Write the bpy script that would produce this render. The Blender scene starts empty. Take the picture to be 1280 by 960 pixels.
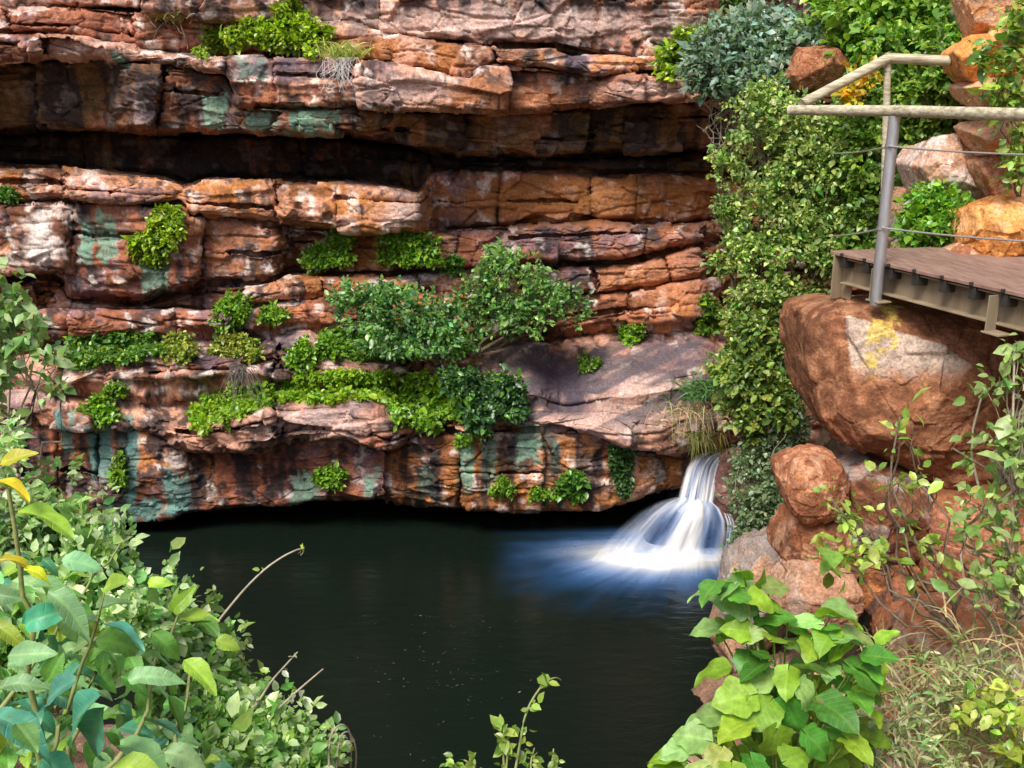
import bpy, math, random
import numpy as np
from math import radians, sin, cos, pi

# ------------------------------------------------------------------ camera maths
H = 5.6
PITCH = radians(16.1)
F = 1250.0                      # focal length in units of a 1280 wide frame
CP, SP = cos(PITCH), sin(PITCH)
rng = np.random.default_rng(11)
random.seed(5)
scene = bpy.context.scene
COL = scene.collection


def ray(u, v):
    a = (np.asarray(u, float) - 640.0) / F
    b = -(np.asarray(v, float) - 480.0) / F
    return a, CP + b * SP, -SP + b * CP


def W(u, v, Y):
    dx, dy, dz = ray(u, v)
    t = np.asarray(Y, float) / dy
    return np.stack(np.broadcast_arrays(dx * t, dy * t, H + dz * t), -1)


def WZ(u, v, z):
    dx, dy, dz = ray(u, v)
    t = (z - H) / dz
    return np.stack(np.broadcast_arrays(dx * t, dy * t, H + dz * t), -1)


def proj(p):
    x, y, z = p[..., 0], p[..., 1], p[..., 2] - H
    d = y * CP - z * SP
    up = y * SP + z * CP
    return 640 + F * x / d, 480 - F * up / d


def px(Y):
    return Y / F                # metres per photo pixel at distance Y (about)


# ------------------------------------------------------------------ noise
_perm = np.random.default_rng(3).permutation(256).astype(np.int64)
_perm = np.concatenate([_perm, _perm, _perm])
_val = np.random.default_rng(4).uniform(-1, 1, 256)


def vnoise(p):
    p = np.asarray(p, float)
    i = np.floor(p).astype(np.int64)
    f = p - i
    f = f * f * f * (f * (f * 6 - 15) + 10)
    i &= 255
    x0, y0, z0 = i[..., 0], i[..., 1], i[..., 2]
    x1, y1, z1 = (x0 + 1) & 255, (y0 + 1) & 255, (z0 + 1) & 255

    def h(a, b, c):
        return _val[_perm[_perm[_perm[a] + b] + c]]
    fx, fy, fz = f[..., 0], f[..., 1], f[..., 2]
    a = h(x0, y0, z0) * (1 - fx) + h(x1, y0, z0) * fx
    b = h(x0, y1, z0) * (1 - fx) + h(x1, y1, z0) * fx
    c = h(x0, y0, z1) * (1 - fx) + h(x1, y0, z1) * fx
    d = h(x0, y1, z1) * (1 - fx) + h(x1, y1, z1) * fx
    return (a * (1 - fy) + b * fy) * (1 - fz) + (c * (1 - fy) + d * fy) * fz


def fbm(p, octv=4, gain=.5):
    p = np.asarray(p, float)
    s, a, tot = 0, 1.0, 0
    for k in range(octv):
        s = s + a * vnoise(p * (2.03 ** k) + 17.3 * k)
        tot += a
        a *= gain
    return s / tot


def ridged(p, octv=3):
    p = np.asarray(p, float)
    s, a = 0, 1.0
    for k in range(octv):
        s = s + a * (1 - 2 * np.abs(vnoise(p * (2.1 ** k) + 9.1 * k)))
        a *= .5
    return s / 1.75


def noise1(x, seed, octv=3):
    x = np.asarray(x, float)
    return fbm(np.stack([x, np.full_like(x, seed * 7.31), np.full_like(x, seed * 3.7)], -1), octv)


def facets(p, amp=1.0):
    """chiselled displacement: every voronoi cell is a tilted plane"""
    p = np.asarray(p, float)
    sh = p.shape[:-1]
    p = p.reshape(-1, 3)
    i = np.floor(p).astype(np.int64)
    best = np.full(len(p), 1e9)
    sec = np.full(len(p), 1e9)
    out = np.zeros(len(p))
    for dx in (-1, 0, 1):
        for dy in (-1, 0, 1):
            for dz in (-1, 0, 1):
                c = i + np.array([dx, dy, dz])
                m = c & 255
                k = _perm[_perm[_perm[m[:, 0]] + m[:, 1]] + m[:, 2]]
                cx = c + .5 + .42 * np.stack([_val[k], _val[(k + 71) & 255], _val[(k + 149) & 255]], -1)
                d = p - cx
                q = (d * d).sum(-1)
                pl = _val[(k + 31) & 255] * .5 + d[:, 0] * _val[(k + 7) & 255] + d[:, 1] * _val[(k + 101) & 255] + d[:, 2] * _val[(k + 201) & 255]
                w = q < best
                sec = np.where(w, best, np.minimum(sec, q))
                out = np.where(w, pl, out)
                best = np.where(w, q, best)
    edge = np.sqrt(sec) - np.sqrt(best)
    return (out * amp).reshape(sh), edge.reshape(sh)


def norm(a):
    return a / (np.linalg.norm(a, axis=-1, keepdims=True) + 1e-9)


def sstep(a, b, x):
    t = np.clip((np.asarray(x, float) - a) / (b - a), 0, 1)
    return t * t * (3 - 2 * t)


def mixc(c, d, m):
    return c + (np.asarray(d) - c) * np.asarray(m)[..., None]


# ------------------------------------------------------------------ mesh building
def mesh_np(name, verts, faces, mat, parent=None, col=None, uv=None, smooth=True):
    """faces: list of int arrays (n,3) or (n,4)"""
    me = bpy.data.meshes.new(name)
    verts = np.ascontiguousarray(verts, np.float32)
    me.vertices.add(len(verts))
    me.vertices.foreach_set('co', verts.ravel())
    loops, starts, tot = [], [], 0
    for f in faces:
        f = np.asarray(f, np.int32)
        if len(f) == 0:
            continue
        n = f.shape[1]
        loops.append(f.ravel())
        starts.append(tot + np.arange(len(f)) * n)
        tot += len(f) * n
    loops = np.concatenate(loops).astype(np.int32)
    starts = np.concatenate(starts).astype(np.int32)
    me.loops.add(len(loops))
    me.loops.foreach_set('vertex_index', loops)
    me.polygons.add(len(starts))
    me.polygons.foreach_set('loop_start', starts)
    if smooth:
        me.polygons.foreach_set('use_smooth', np.ones(len(starts), bool))
    me.update(calc_edges=True)
    me.validate()
    if col is not None:
        a = me.color_attributes.new('Col', 'FLOAT_COLOR', 'POINT')
        c = np.ones((len(verts), 4), np.float32)
        c[:, :col.shape[1]] = col
        a.data.foreach_set('color', c.ravel())
    if uv is not None:
        a = me.attributes.new('luv', 'FLOAT_VECTOR', 'POINT')
        c = np.zeros((len(verts), 3), np.float32)
        c[:, :uv.shape[1]] = uv
        a.data.foreach_set('vector', c.ravel())
    me.materials.append(mat)
    o = bpy.data.objects.new(name, me)
    COL.objects.link(o)
    if parent is not None:
        o.parent = parent
        o.location = -parent.location
    return o


def grid_faces(nr, nc, wrap=False):
    r = np.arange(nr - 1)[:, None]
    c = np.arange(nc if wrap else nc - 1)[None, :]
    c2 = (c + 1) % nc
    a = (r * nc + c).ravel()
    b = (r * nc + c2 + 0 * r).ravel()
    d = ((r + 1) * nc + c).ravel()
    e = ((r + 1) * nc + c2).ravel()
    return np.stack([a, d, e, b], -1)


def tag(o, label, cat=None, group=None, kind=None):
    o['label'] = label
    if cat:
        o['category'] = cat
    if group:
        o['group'] = group
    if kind:
        o['kind'] = kind
    return o


def thing(name, loc, label, cat, group=None):
    o = bpy.data.objects.new(name, None)
    o.empty_display_size = .1
    o.location = tuple(float(a) for a in loc)
    COL.objects.link(o)
    return tag(o, label, cat, group)


def structure(o, label=None):
    o['kind'] = 'structure'
    if label:
        o['label'] = label
    return o


# ------------------------------------------------------------------ materials
def new_mat(name):
    m = bpy.data.materials.new(name)
    m.use_nodes = True
    nt = m.node_tree
    for n in list(nt.nodes):
        nt.nodes.remove(n)
    out = nt.nodes.new('ShaderNodeOutputMaterial')
    return m, nt, out


def N(nt, kind, **kw):
    n = nt.nodes.new(kind)
    for k, v in kw.items():
        if k in n.inputs.keys():
            n.inputs[k].default_value = v
        else:
            setattr(n, k, v)
    return n


def mat_rock(name, bump=.5, rough=.85, tint=(1, 1, 1), spec=.25, scale=1.0):
    m, nt, out = new_mat(name)
    L = nt.links.new
    at = N(nt, 'ShaderNodeAttribute', attribute_name='Col')
    tc = N(nt, 'ShaderNodeNewGeometry')
    n1 = N(nt, 'ShaderNodeTexNoise', Scale=38.0 * scale, Detail=8.0, Roughness=.7)
    n2 = N(nt, 'ShaderNodeTexNoise', Scale=9.0 * scale, Detail=6.0, Roughness=.65)
    L(tc.outputs['Position'], n1.inputs['Vector'])
    L(tc.outputs['Position'], n2.inputs['Vector'])
    r1 = N(nt, 'ShaderNodeMapRange', **{'From Min': .3, 'From Max': .7, 'To Min': .5, 'To Max': 1.5})
    L(n1.outputs['Fac'], r1.inputs['Value'])
    r2 = N(nt, 'ShaderNodeMapRange', **{'From Min': .3, 'From Max': .7, 'To Min': .8, 'To Max': 1.2})
    L(n2.outputs['Fac'], r2.inputs['Value'])
    mu = N(nt, 'ShaderNodeMath', operation='MULTIPLY')
    L(r1.outputs[0], mu.inputs[0])
    L(r2.outputs[0], mu.inputs[1])
    vm = N(nt, 'ShaderNodeVectorMath', operation='SCALE')
    L(at.outputs['Color'], vm.inputs[0])
    L(mu.outputs[0], vm.inputs['Scale'])
    vt = N(nt, 'ShaderNodeVectorMath', operation='MULTIPLY')
    L(vm.outputs[0], vt.inputs[0])
    vt.inputs[1].default_value = tint
    b = N(nt, 'ShaderNodeBsdfPrincipled', Roughness=rough)
    b.inputs['Specular IOR Level'].default_value = spec
    L(vt.outputs[0], b.inputs['Base Color'])
    bp = N(nt, 'ShaderNodeBump', Strength=bump, Distance=.03)
    ad = N(nt, 'ShaderNodeMath', operation='ADD')
    L(n1.outputs['Fac'], ad.inputs[0])
    L(n2.outputs['Fac'], ad.inputs[1])
    L(ad.outputs[0], bp.inputs['Height'])
    L(bp.outputs[0], b.inputs['Normal'])
    L(b.outputs[0], out.inputs[0])
    return m


def mat_leaf(name, rough=.42, trans=.3, spec=.5, veins=False):
    m, nt, out = new_mat(name)
    L = nt.links.new
    at = N(nt, 'ShaderNodeAttribute', attribute_name='Col')
    tc = N(nt, 'ShaderNodeNewGeometry')
    n1 = N(nt, 'ShaderNodeTexNoise', Scale=30.0, Detail=3.0)
    L(tc.outputs['Position'], n1.inputs['Vector'])
    r1 = N(nt, 'ShaderNodeMapRange', **{'From Min': .3, 'From Max': .7, 'To Min': .75, 'To Max': 1.25})
    L(n1.outputs['Fac'], r1.inputs['Value'])
    vm = N(nt, 'ShaderNodeVectorMath', operation='SCALE')
    L(at.outputs['Color'], vm.inputs[0])
    L(r1.outputs[0], vm.inputs['Scale'])
    # blotches and small brown spots
    n2 = N(nt, 'ShaderNodeTexNoise', Scale=85.0, Detail=3.0)
    L(tc.outputs['Position'], n2.inputs['Vector'])
    r2 = N(nt, 'ShaderNodeMapRange', **{'From Min': .62, 'From Max': .72, 'To Min': 0.0, 'To Max': .55})
    L(n2.outputs['Fac'], r2.inputs['Value'])
    ms = N(nt, 'ShaderNodeMixRGB', blend_type='MIX')
    L(r2.outputs[0], ms.inputs['Fac'])
    L(vm.outputs[0], ms.inputs[1])
    ms.inputs[2].default_value = (.22, .20, .04, 1)
    colout = ms.outputs[0]
    b = N(nt, 'ShaderNodeBsdfPrincipled', Roughness=rough)
    b.inputs['Specular IOR Level'].default_value = spec
    if veins:
        uv = N(nt, 'ShaderNodeAttribute', attribute_name='luv')
        sx = N(nt, 'ShaderNodeSeparateXYZ')
        L(uv.outputs['Vector'], sx.inputs[0])
        ab = N(nt, 'ShaderNodeMath', operation='ABSOLUTE')
        L(sx.outputs[0], ab.inputs[0])
        m1 = N(nt, 'ShaderNodeMath', operation='MULTIPLY_ADD')     # side veins run forward
        L(ab.outputs[0], m1.inputs[0])
        m1.inputs[1].default_value = -.55
        L(sx.outputs[1], m1.inputs[2])
        m2 = N(nt, 'ShaderNodeMath', operation='MULTIPLY')
        L(m1.outputs[0], m2.inputs[0])
        m2.inputs[1].default_value = 44.0
        sn = N(nt, 'ShaderNodeMath', operation='SINE')
        L(m2.outputs[0], sn.inputs[0])
        rv = N(nt, 'ShaderNodeMapRange', **{'From Min': .8, 'From Max': 1.0, 'To Min': 0.0, 'To Max': .38})
        L(sn.outputs[0], rv.inputs['Value'])
        rm = N(nt, 'ShaderNodeMapRange', **{'From Min': .0, 'From Max': .07, 'To Min': .55, 'To Max': 0.0})
        L(ab.outputs[0], rm.inputs['Value'])
        mx = N(nt, 'ShaderNodeMath', operation='MAXIMUM')
        L(rv.outputs[0], mx.inputs[0])
        L(rm.outputs[0], mx.inputs[1])
        mc = N(nt, 'ShaderNodeMixRGB', blend_type='MIX')
        L(mx.outputs[0], mc.inputs['Fac'])
        L(colout, mc.inputs[1])
        sc = N(nt, 'ShaderNodeMixRGB', blend_type='ADD', Fac=1.0)
        L(colout, sc.inputs[1])
        sc.inputs[2].default_value = (.10, .12, .03, 1)
        L(sc.outputs[0], mc.inputs[2])
        colout = mc.outputs[0]
        bp = N(nt, 'ShaderNodeBump', Strength=.5, Distance=.004, invert=True)
        L(mx.outputs[0], bp.inputs['Height'])
        L(bp.outputs[0], b.inputs['Normal'])
    L(colout, b.inputs['Base Color'])
    t = N(nt, 'ShaderNodeBsdfTranslucent')
    hs = N(nt, 'ShaderNodeVectorMath', operation='MULTIPLY')
    L(colout, hs.inputs[0])
    hs.inputs[1].default_value = (1.5, 1.6, .6)
    L(hs.outputs[0], t.inputs['Color'])
    mx2 = N(nt, 'ShaderNodeMixShader', Fac=trans)
    L(b.outputs[0], mx2.inputs[1])
    L(t.outputs[0], mx2.inputs[2])
    L(mx2.outputs[0], out.inputs[0])
    return m


def mat_simple(name, c1, c2, scale=(8, 8, 8), rough=.6, metal=0.0, bump=.2, spec=.4, dist=.01):
    m, nt, out = new_mat(name)
    L = nt.links.new
    tc = N(nt, 'ShaderNodeNewGeometry')
    mp = N(nt, 'ShaderNodeMapping')
    mp.inputs['Scale'].default_value = scale
    L(tc.outputs['Position'], mp.inputs['Vector'])
    n1 = N(nt, 'ShaderNodeTexNoise', Scale=1.0, Detail=8.0, Roughness=.65)
    L(mp.outputs[0], n1.inputs['Vector'])
    cr = N(nt, 'ShaderNodeValToRGB')
    cr.color_ramp.elements[0].position = .32
    cr.color_ramp.elements[0].color = (*c1, 1)
    cr.color_ramp.elements[1].position = .68
    cr.color_ramp.elements[1].color = (*c2, 1)
    L(n1.outputs['Fac'], cr.inputs[0])
    b = N(nt, 'ShaderNodeBsdfPrincipled', Roughness=rough, Metallic=metal)
    b.inputs['Specular IOR Level'].default_value = spec
    L(cr.outputs[0], b.inputs['Base Color'])
    bp = N(nt, 'ShaderNodeBump', Strength=bump, Distance=dist)
    L(n1.outputs['Fac'], bp.inputs['Height'])
    L(bp.outputs[0], b.inputs['Normal'])
    L(b.outputs[0], out.inputs[0])
    return m


M_CLIFF = mat_rock('sandstone', bump=.45)
M_ROCK = mat_rock('boulder_sandstone', bump=.6, scale=1.2)
M_EARTH = mat_rock('earth', bump=.8, rough=.95)
M_LEAF = mat_leaf('small_leaves', rough=.36, spec=.6)
M_BIGLEAF = mat_leaf('broad_leaves', rough=.48, trans=.28, veins=True)
M_STEM = mat_simple('bark', (.09, .06, .04), (.24, .19, .13), (30, 30, 30), rough=.85)
M_GREENSTEM = mat_simple('green_stem', (.16, .2, .05), (.3, .32, .12), (30, 30, 30), rough=.6)
M_DRYSTEM = mat_simple('dry_stem', (.25, .2, .14), (.46, .4, .3), (30, 30, 30), rough=.8)
M_STRAW = mat_leaf('straw', rough=.7, trans=.2, spec=.2)
M_LOG = mat_simple('peeled_log', (.20, .16, .09), (.64, .59, .42), (3, 18, 46), rough=.75, bump=.4)
M_GALV = mat_simple('galvanised_steel', (.40, .42, .44), (.62, .64, .66), (14, 14, 4), rough=.38, metal=.75, bump=.05)
M_BEAM = mat_simple('beam_paint', (.17, .125, .075), (.31, .245, .16), (5, 5, 1.2), rough=.6, bump=.15)
M_DECK = mat_simple('deck_boards', (.18, .10, .075), (.34, .22, .17), (30, 3, 10), rough=.65, bump=.25)
M_DARK = mat_simple('dark_clip', (.015, .013, .012), (.04, .035, .03), (20, 20, 20), rough=.6)
M_WIRE = mat_simple('steel_wire', (.45, .43, .40), (.65, .62, .58), (60, 60, 60), rough=.35, metal=.6)

# ------------------------------------------------------------------ the cliff: a loft of strata profiles
UC = np.arange(-420, 1480, 1.7)
NCOL = len(UC)


def st(pairs, x=UC):
    a = np.array(pairs, float)
    return np.interp(x, a[:, 0], a[:, 1])


def sstat(pairs, w=14):
    """station values with softened corners"""
    y = st(pairs)
    k = np.ones(w) / w
    return np.convolve(np.pad(y, (w, w), mode='edge'), k, mode='same')[w:-w]


# boundaries as (photo column, photo row); distance of each layer's face at its top and its foot
LAY = []


def layer(vt, vb, Yt, Yb, n, crack=.25, gap=3, bulge=.05, rnd=.10, joints=95, off=.07, pal=None, fac=1.0, jit=3.0):
    LAY.append(dict(vt=vt, vb=vb, Yt=Yt, Yb=Yb, n=n, crack=crack, gap=gap, bulge=bulge, rnd=rnd, joints=joints, off=off, pal=pal or {}, fac=fac, jit=jit))


# right of about u=890 the upper cliff turns away into the side gully
def tail(y, far=16.5):
    return y + [(880, y[-1][1]), (945, far - 1.2), (1480, far)]


b1 = [(-420, 6), (0, 9), (120, 11), (190, 14), (250, 25), (360, 29), (440, 28), (480, 40), (600, 55), (690, 58), (720, 66), (800, 72), (860, 74), (930, 60), (1480, 50)]
b2 = [(-420, 45), (0, 42), (90, 44), (130, 55), (240, 68), (330, 70), (430, 74), (480, 80), (590, 100), (600, 82), (690, 88), (740, 96), (800, 90), (880, 96), (930, 100), (1480, 100)]
b3 = [(-420, 86), (0, 82), (70, 74), (125, 70), (150, 80), (240, 88), (285, 92), (292, 132), (360, 138), (440, 136), (470, 138), (600, 142), (700, 140), (790, 130), (880, 128), (930, 130), (1480, 130)]
b4 = [(-420, 168), (0, 164), (120, 160), (200, 166), (300, 165), (440, 171), (500, 176), (560, 192), (720, 196), (880, 190), (930, 190), (1480, 190)]
b5 = [(-420, 200), (0, 206), (120, 214), (200, 222), (232, 234), (260, 226), (400, 226), (480, 230), (526, 240), (540, 214), (640, 212), (760, 222), (850, 222), (920, 228), (1480, 225)]
b6 = [(-420, 252), (0, 255), (60, 250), (120, 254), (228, 258), (236, 272), (300, 276), (360, 285), (450, 292), (528, 290), (560, 286), (660, 280), (740, 276), (830, 282), (920, 270), (1480, 270)]
b7 = [(-420, 345), (0, 345), (76, 346), (84, 372), (180, 378), (240, 362), (250, 356), (340, 352), (360, 338), (480, 340), (560, 336), (650, 330), (730, 330), (800, 322), (860, 302), (920, 296), (1480, 300)]
b8 = [(-420, 385), (0, 388), (120, 390), (200, 384), (250, 386), (360, 378), (430, 372), (500, 366), (600, 364), (700, 368), (760, 372), (840, 352), (920, 340), (1480, 340)]
b9 = [(-420, 430), (0, 430), (90, 424), (160, 418), (240, 412), (330, 410), (380, 402), (480, 420), (600, 425), (720, 416), (790, 404), (920, 400), (1480, 400)]
b10t = [(-420, 452), (0, 452), (100, 452), (170, 452), (210, 440), (330, 436), (378, 420), (400, 436), (480, 448), (560, 444), (600, 436), (650, 430), (720, 426), (800, 426), (920, 424), (1480, 424)]
b10 = [(-420, 470), (0, 478), (100, 482), (200, 478), (330, 470), (480, 474), (580, 480), (650, 496), (690, 500), (740, 500), (800, 496), (860, 486), (920, 470), (1480, 470)]
b11 = [(-420, 500), (0, 498), (40, 494), (110, 520), (200, 528), (250, 532), (320, 512), (400, 506), (470, 506), (500, 522), (560, 526), (620, 512), (680, 508), (760, 512), (820, 520), (870, 528), (920, 520), (1480, 500)]
b12 = [(-420, 530), (0, 530), (90, 534), (130, 536), (180, 536), (240, 566), (285, 562), (330, 560), (370, 546), (420, 548), (490, 562), (520, 540), (600, 540), (680, 536), (740, 540), (800, 566), (850, 574), (880, 560), (920, 560), (1480, 560)]
b13 = [(-420, 668), (0, 664), (150, 656), (200, 652), (250, 642), (330, 636), (400, 630), (480, 628), (600, 638), (700, 642), (745, 640), (790, 626), (840, 610), (880, 612), (920, 600), (1480, 600)]


def dn(b, d):
    return [(u, v + d) for u, v in b]


layer([(-420, -480), (1480, -480)], [(u, v) for u, v in dn(b1, -240)], tail([(-420, 13.8), (840, 13.7)], 17), tail([(-420, 13.5), (840, 13.4)], 16.8), 60, joints=150, off=.15)
layer(dn(b1, -238), b1, tail([(-420, 13.3), (420, 13.25), (470, 13.0), (840, 12.9)], 16.6), tail([(-420, 13.15), (420, 13.1), (470, 12.85), (840, 12.75)], 16.5), 150, joints=120, off=.16, bulge=.1, pal={'pink': .75, 'dark': .25})
layer(b1, b2, tail([(-420, 12.95), (220, 12.95), (300, 13.15), (470, 13.1), (520, 12.75), (840, 12.8)], 16.2), tail([(-420, 12.85), (220, 12.9), (470, 13.05), (520, 12.7), (840, 12.75)], 16.2), 34, joints=90, pal={'pink': .35})
layer(b2, b3, tail([(-420, 12.45), (120, 12.4), (190, 12.75), (280, 12.55), (470, 12.45), (560, 12.5), (720, 12.75), (800, 12.45), (850, 12.5)], 16), tail([(-420, 12.5), (120, 12.5), (190, 12.8), (280, 12.5), (470, 12.4), (560, 12.45), (720, 12.7), (800, 12.45), (850, 12.55)], 16), 40, crack=.2, joints=110, off=.09, pal={'pink': .55, 'dark': .15})
layer(b3, b4, tail([(-420, 13.6), (130, 13.5), (165, 12.75), (285, 12.7), (300, 12.5), (440, 12.5), (490, 13.05), (560, 13.45), (850, 13.3)], 16), tail([(-420, 13.7), (130, 13.6), (165, 12.85), (285, 12.8), (300, 12.6), (440, 12.6), (490, 13.4), (560, 13.7), (850, 13.5)], 16), 56, crack=.15, gap=1.5, joints=80, off=.10, pal={'olive': .75, 'dark': .25})
layer(dn(b4, 4), dn(b5, -3), tail([(-420, 15.3), (500, 15.4), (560, 14.6), (850, 14.3)], 16.4), tail([(-420, 15.2), (500, 15.4), (560, 14.4), (850, 14.2)], 16.4), 26, crack=.1, joints=140, off=.15, pal={'olive': .8, 'dark': .5})
layer(b5, b6, tail([(-420, 13.0), (228, 13.0), (240, 12.95), (526, 12.85), (542, 13.9), (850, 13.8)], 16), tail([(-420, 12.95), (228, 12.95), (240, 12.8), (526, 12.75), (542, 13.8), (850, 13.7)], 16), 42, crack=.18, gap=3.5, bulge=.08, joints=115, off=.05, pal={'orange': .6, 'pink': .25})
layer(b6, b7, tail([(-420, 12.8), (78, 12.7), (90, 12.85), (236, 12.85), (246, 13.0), (345, 13.0), (358, 13.5), (530, 13.5), (560, 13.45), (850, 13.4)], 15.6), tail([(-420, 12.75), (78, 12.65), (90, 12.8), (236, 12.8), (246, 12.9), (345, 12.9), (358, 13.35), (530, 13.35), (560, 13.35), (850, 13.3)], 15.6), 54, gap=4, joints=88, off=.08, pal={'pink': .3, 'orange': .2})
layer(dn(b7, 5), b8, tail([(-420, 13.3), (60, 13.4), (245, 13.4), (262, 13.0), (480, 13.1), (540, 13.3), (850, 13.35)], 15.6), tail([(-420, 13.2), (60, 13.3), (245, 13.3), (262, 12.95), (480, 13.05), (540, 13.25), (850, 13.3)], 15.6), 30, gap=3.5, crack=.15, joints=75, off=.06, pal={'orange': .3, 'pink': .3})
layer(b8, b9, tail([(-420, 12.85), (100, 12.75), (165, 12.8), (260, 12.9), (480, 12.95), (560, 13.2), (850, 13.3)], 15.4), tail([(-420, 12.85), (100, 12.8), (260, 12.8), (480, 12.85), (560, 13.15), (850, 13.25)], 15.4), 32, crack=.12, joints=85, off=.07, pal={'orange': .35})
layer(b10t, b10, tail([(-420, 12.35), (100, 12.3), (330, 12.45), (480, 12.55), (600, 12.85), (700, 13.0), (850, 13.05)], 15), tail([(-420, 12.3), (100, 12.2), (330, 12.3), (480, 12.4), (600, 12.4), (660, 12.1), (760, 12.05), (850, 12.15)], 14.6), 56, crack=.12, gap=3, joints=78, off=.06, pal={'pink': .7, 'dark': .1}, fac=.7)
layer(b11, b12, tail([(-420, 12.0), (100, 11.95), (210, 12.0), (300, 11.75), (480, 11.75), (520, 12.0), (620, 12.0), (760, 11.95), (820, 11.95), (855, 12.2)], 14.4), tail([(-420, 12.0), (100, 11.95), (210, 12.0), (300, 11.75), (480, 11.75), (520, 12.0), (620, 11.95), (760, 11.85), (820, 11.9), (855, 12.3)], 14.4), 40, crack=.1, gap=1, joints=90, off=.05, pal={'pink': .6, 'dark': .15}, rnd=.14)
layer(b12, b13, tail([(-420, 12.05), (130, 12.05), (220, 12.15), (260, 12.55), (480, 12.5), (520, 12.15), (700, 11.98), (780, 12.1), (850, 12.6)], 14.4), tail([(-420, 12.1), (130, 12.05), (220, 12.1), (300, 12.35), (480, 12.35), (600, 12.15), (740, 12.05), (800, 12.3), (850, 12.7)], 14.4), 86, crack=.1, gap=1.5, joints=105, off=.06, pal={'orange': .5, 'dark': .2})

rows_v, rows_Y, rows_meta = [], [], []   # meta: (layer, t)
lay_arr = []
for k, Ld in enumerate(LAY):
    amp = Ld['jit']
    e = {}
    e['vt'] = sstat(Ld['vt'], 8) + amp * noise1(UC / 60, 20 + k, 4) + Ld['gap'] * .7
    e['vb'] = sstat(Ld['vb'], 8) + amp * noise1(UC / 60, 21 + k, 4) - Ld['gap'] * .9 * (1 + .7 * noise1(UC / 25, 50 + k))
    e['Yt'] = sstat(Ld['Yt'], 10)
    e['Yb'] = sstat(Ld['Yb'], 10)
    # vertical joints
    r = np.random.default_rng(100 + k)
    js, u = [], -460.0
    while u < 1500:
        u += Ld['joints'] * r.uniform(.35, 2.4)
        js.append(u)
    e['js'] = np.array(js)
    e['jo'] = r.uniform(-1, 1, len(js) + 2) * Ld['off'] * 2.1
    e['jstr'] = r.random(len(js) + 2) ** 1.5
    e['jt'] = r.uniform(-1, 1, len(js) + 2)          # tilt of each block
    e['sp'] = np.where(r.random(len(js) + 2) < .55, r.uniform(.25, .75, len(js) + 2), 9.)
    e['jv'] = r.uniform(-1, 1, len(js) + 2) * 2.5
    lay_arr.append(e)

for k, Ld in enumerate(LAY):
    e = lay_arr[k]
    hpx = np.maximum(e['vb'] - e['vt'], 4)
    tt = np.linspace(0, 1, Ld['n'])
    for t in tt:
        # wobbling, slightly raking joints
        uu = UC + (t - .5) * 10 * np.sin(k * 2.1) + 4 * noise1(np.full(NCOL, t * hpx.mean() / 22.) + UC / 90., 70 + k)
        bi = np.searchsorted(e['js'], uu)
        lo = e['js'][np.clip(bi - 1, 0, len(e['js']) - 1)]
        hi = e['js'][np.clip(bi, 0, len(e['js']) - 1)]
        dj = np.minimum(np.abs(uu - lo), np.abs(hi - uu))
        mid = (uu - (lo + hi) / 2) / 100.
        Y = e['Yt'] + (e['Yb'] - e['Yt']) * t
        Y = Y + (e['jo'][bi] + e['jt'][bi] * mid * .24) * (1 - (sstep(590, 640, UC) if k in (10, 11) else 0))
        Y = Y - .6 * Ld['bulge'] * np.sin(pi * t)
        de = np.minimum(t, 1 - t) * hpx
        wr = sstep(590, 660, UC) * ((t > .5) if k == 10 else (t < .5) if k == 11 else 0)
        Y = Y + Ld['rnd'] * np.clip(1 - de / 5., 0, 1) ** 2 * (1 - wr)
        near_ = np.where(np.abs(uu - lo) < np.abs(hi - uu), np.clip(bi - 1, 0, len(e['js']) - 1), np.clip(bi, 0, len(e['js']) - 1))
        js_ = e['jstr'][near_] * (.6 + noise1(np.full(NCOL, t * 2.0) + near_ * 3.7, 60 + k, 2)).clip(0, 1) * 2.0
        worn = sstep(590, 640, UC) if k in (10, 11) else 0.0
        js_ = js_ * (1 - worn)
        jw = np.clip(1 - dj / 7., 0, 1)
        Y = Y + (.09 * jw ** 2 + .14 * (dj < 1.9)) * js_
        ds = np.abs(t - e['sp'][bi] - .04 * noise1(UC / 20, 90 + k)) * hpx
        Y = Y + np.where((hpx > 26) & (worn < .5 if k in (10, 11) else True), .05 * np.clip(1 - ds / 4., 0, 1) ** 2 + .16 * (ds < 1.5), 0)
        Y = Y + np.where((t > e['sp'][bi]) & (hpx > 26), -.035 * e['jt'][bi], 0)
        v = e['vt'] + (e['vb'] - e['vt']) * t + e['jv'][bi] * (1 - 2 * np.abs(t - .5)) * 0 + e['jv'][bi]
        rows_v.append(v)
        rows_Y.append(Y)
        rows_meta.append((k, t))
    # ledge / crack below this layer
    vb, Yb = rows_v[-1], rows_Y[-1]
    if k + 1 < len(LAY):
        n2 = lay_arr[k + 1]
        vt, Yt = n2['vt'], n2['Yt']
        flow = 1 - .97 * sstep(590, 660, UC) if k == 10 else 1.0
        Yd = np.maximum(Yb, Yt + .05 * flow) + flow * Ld['crack'] * 1.35 * (1 + .6 * noise1(UC / 40, 130 + k))
        vd = .5 * (vb + vt)
        for s in np.linspace(0, 1, 8)[1:]:
            rows_v.append(vb + (vd - vb) * s)
            rows_Y.append(Yb + (Yd - Yb) * s)
            rows_meta.append((k, 1.0))
        for s in np.linspace(0, 1, 14)[1:-1]:
            rows_v.append(vd + (vt - vd) * s)
            rows_Y.append(Yd + (Yt + LAY[k + 1]['rnd'] * flow - Yd) * s)
            rows_meta.append((k + 1, 0.0))

RV, RY = np.array(rows_v), np.array(rows_Y)
MK = np.array([m[0] for m in rows_meta])
MT = np.array([m[1] for m in rows_meta])
PT = W(UC[None, :], RV, RY)
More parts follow.
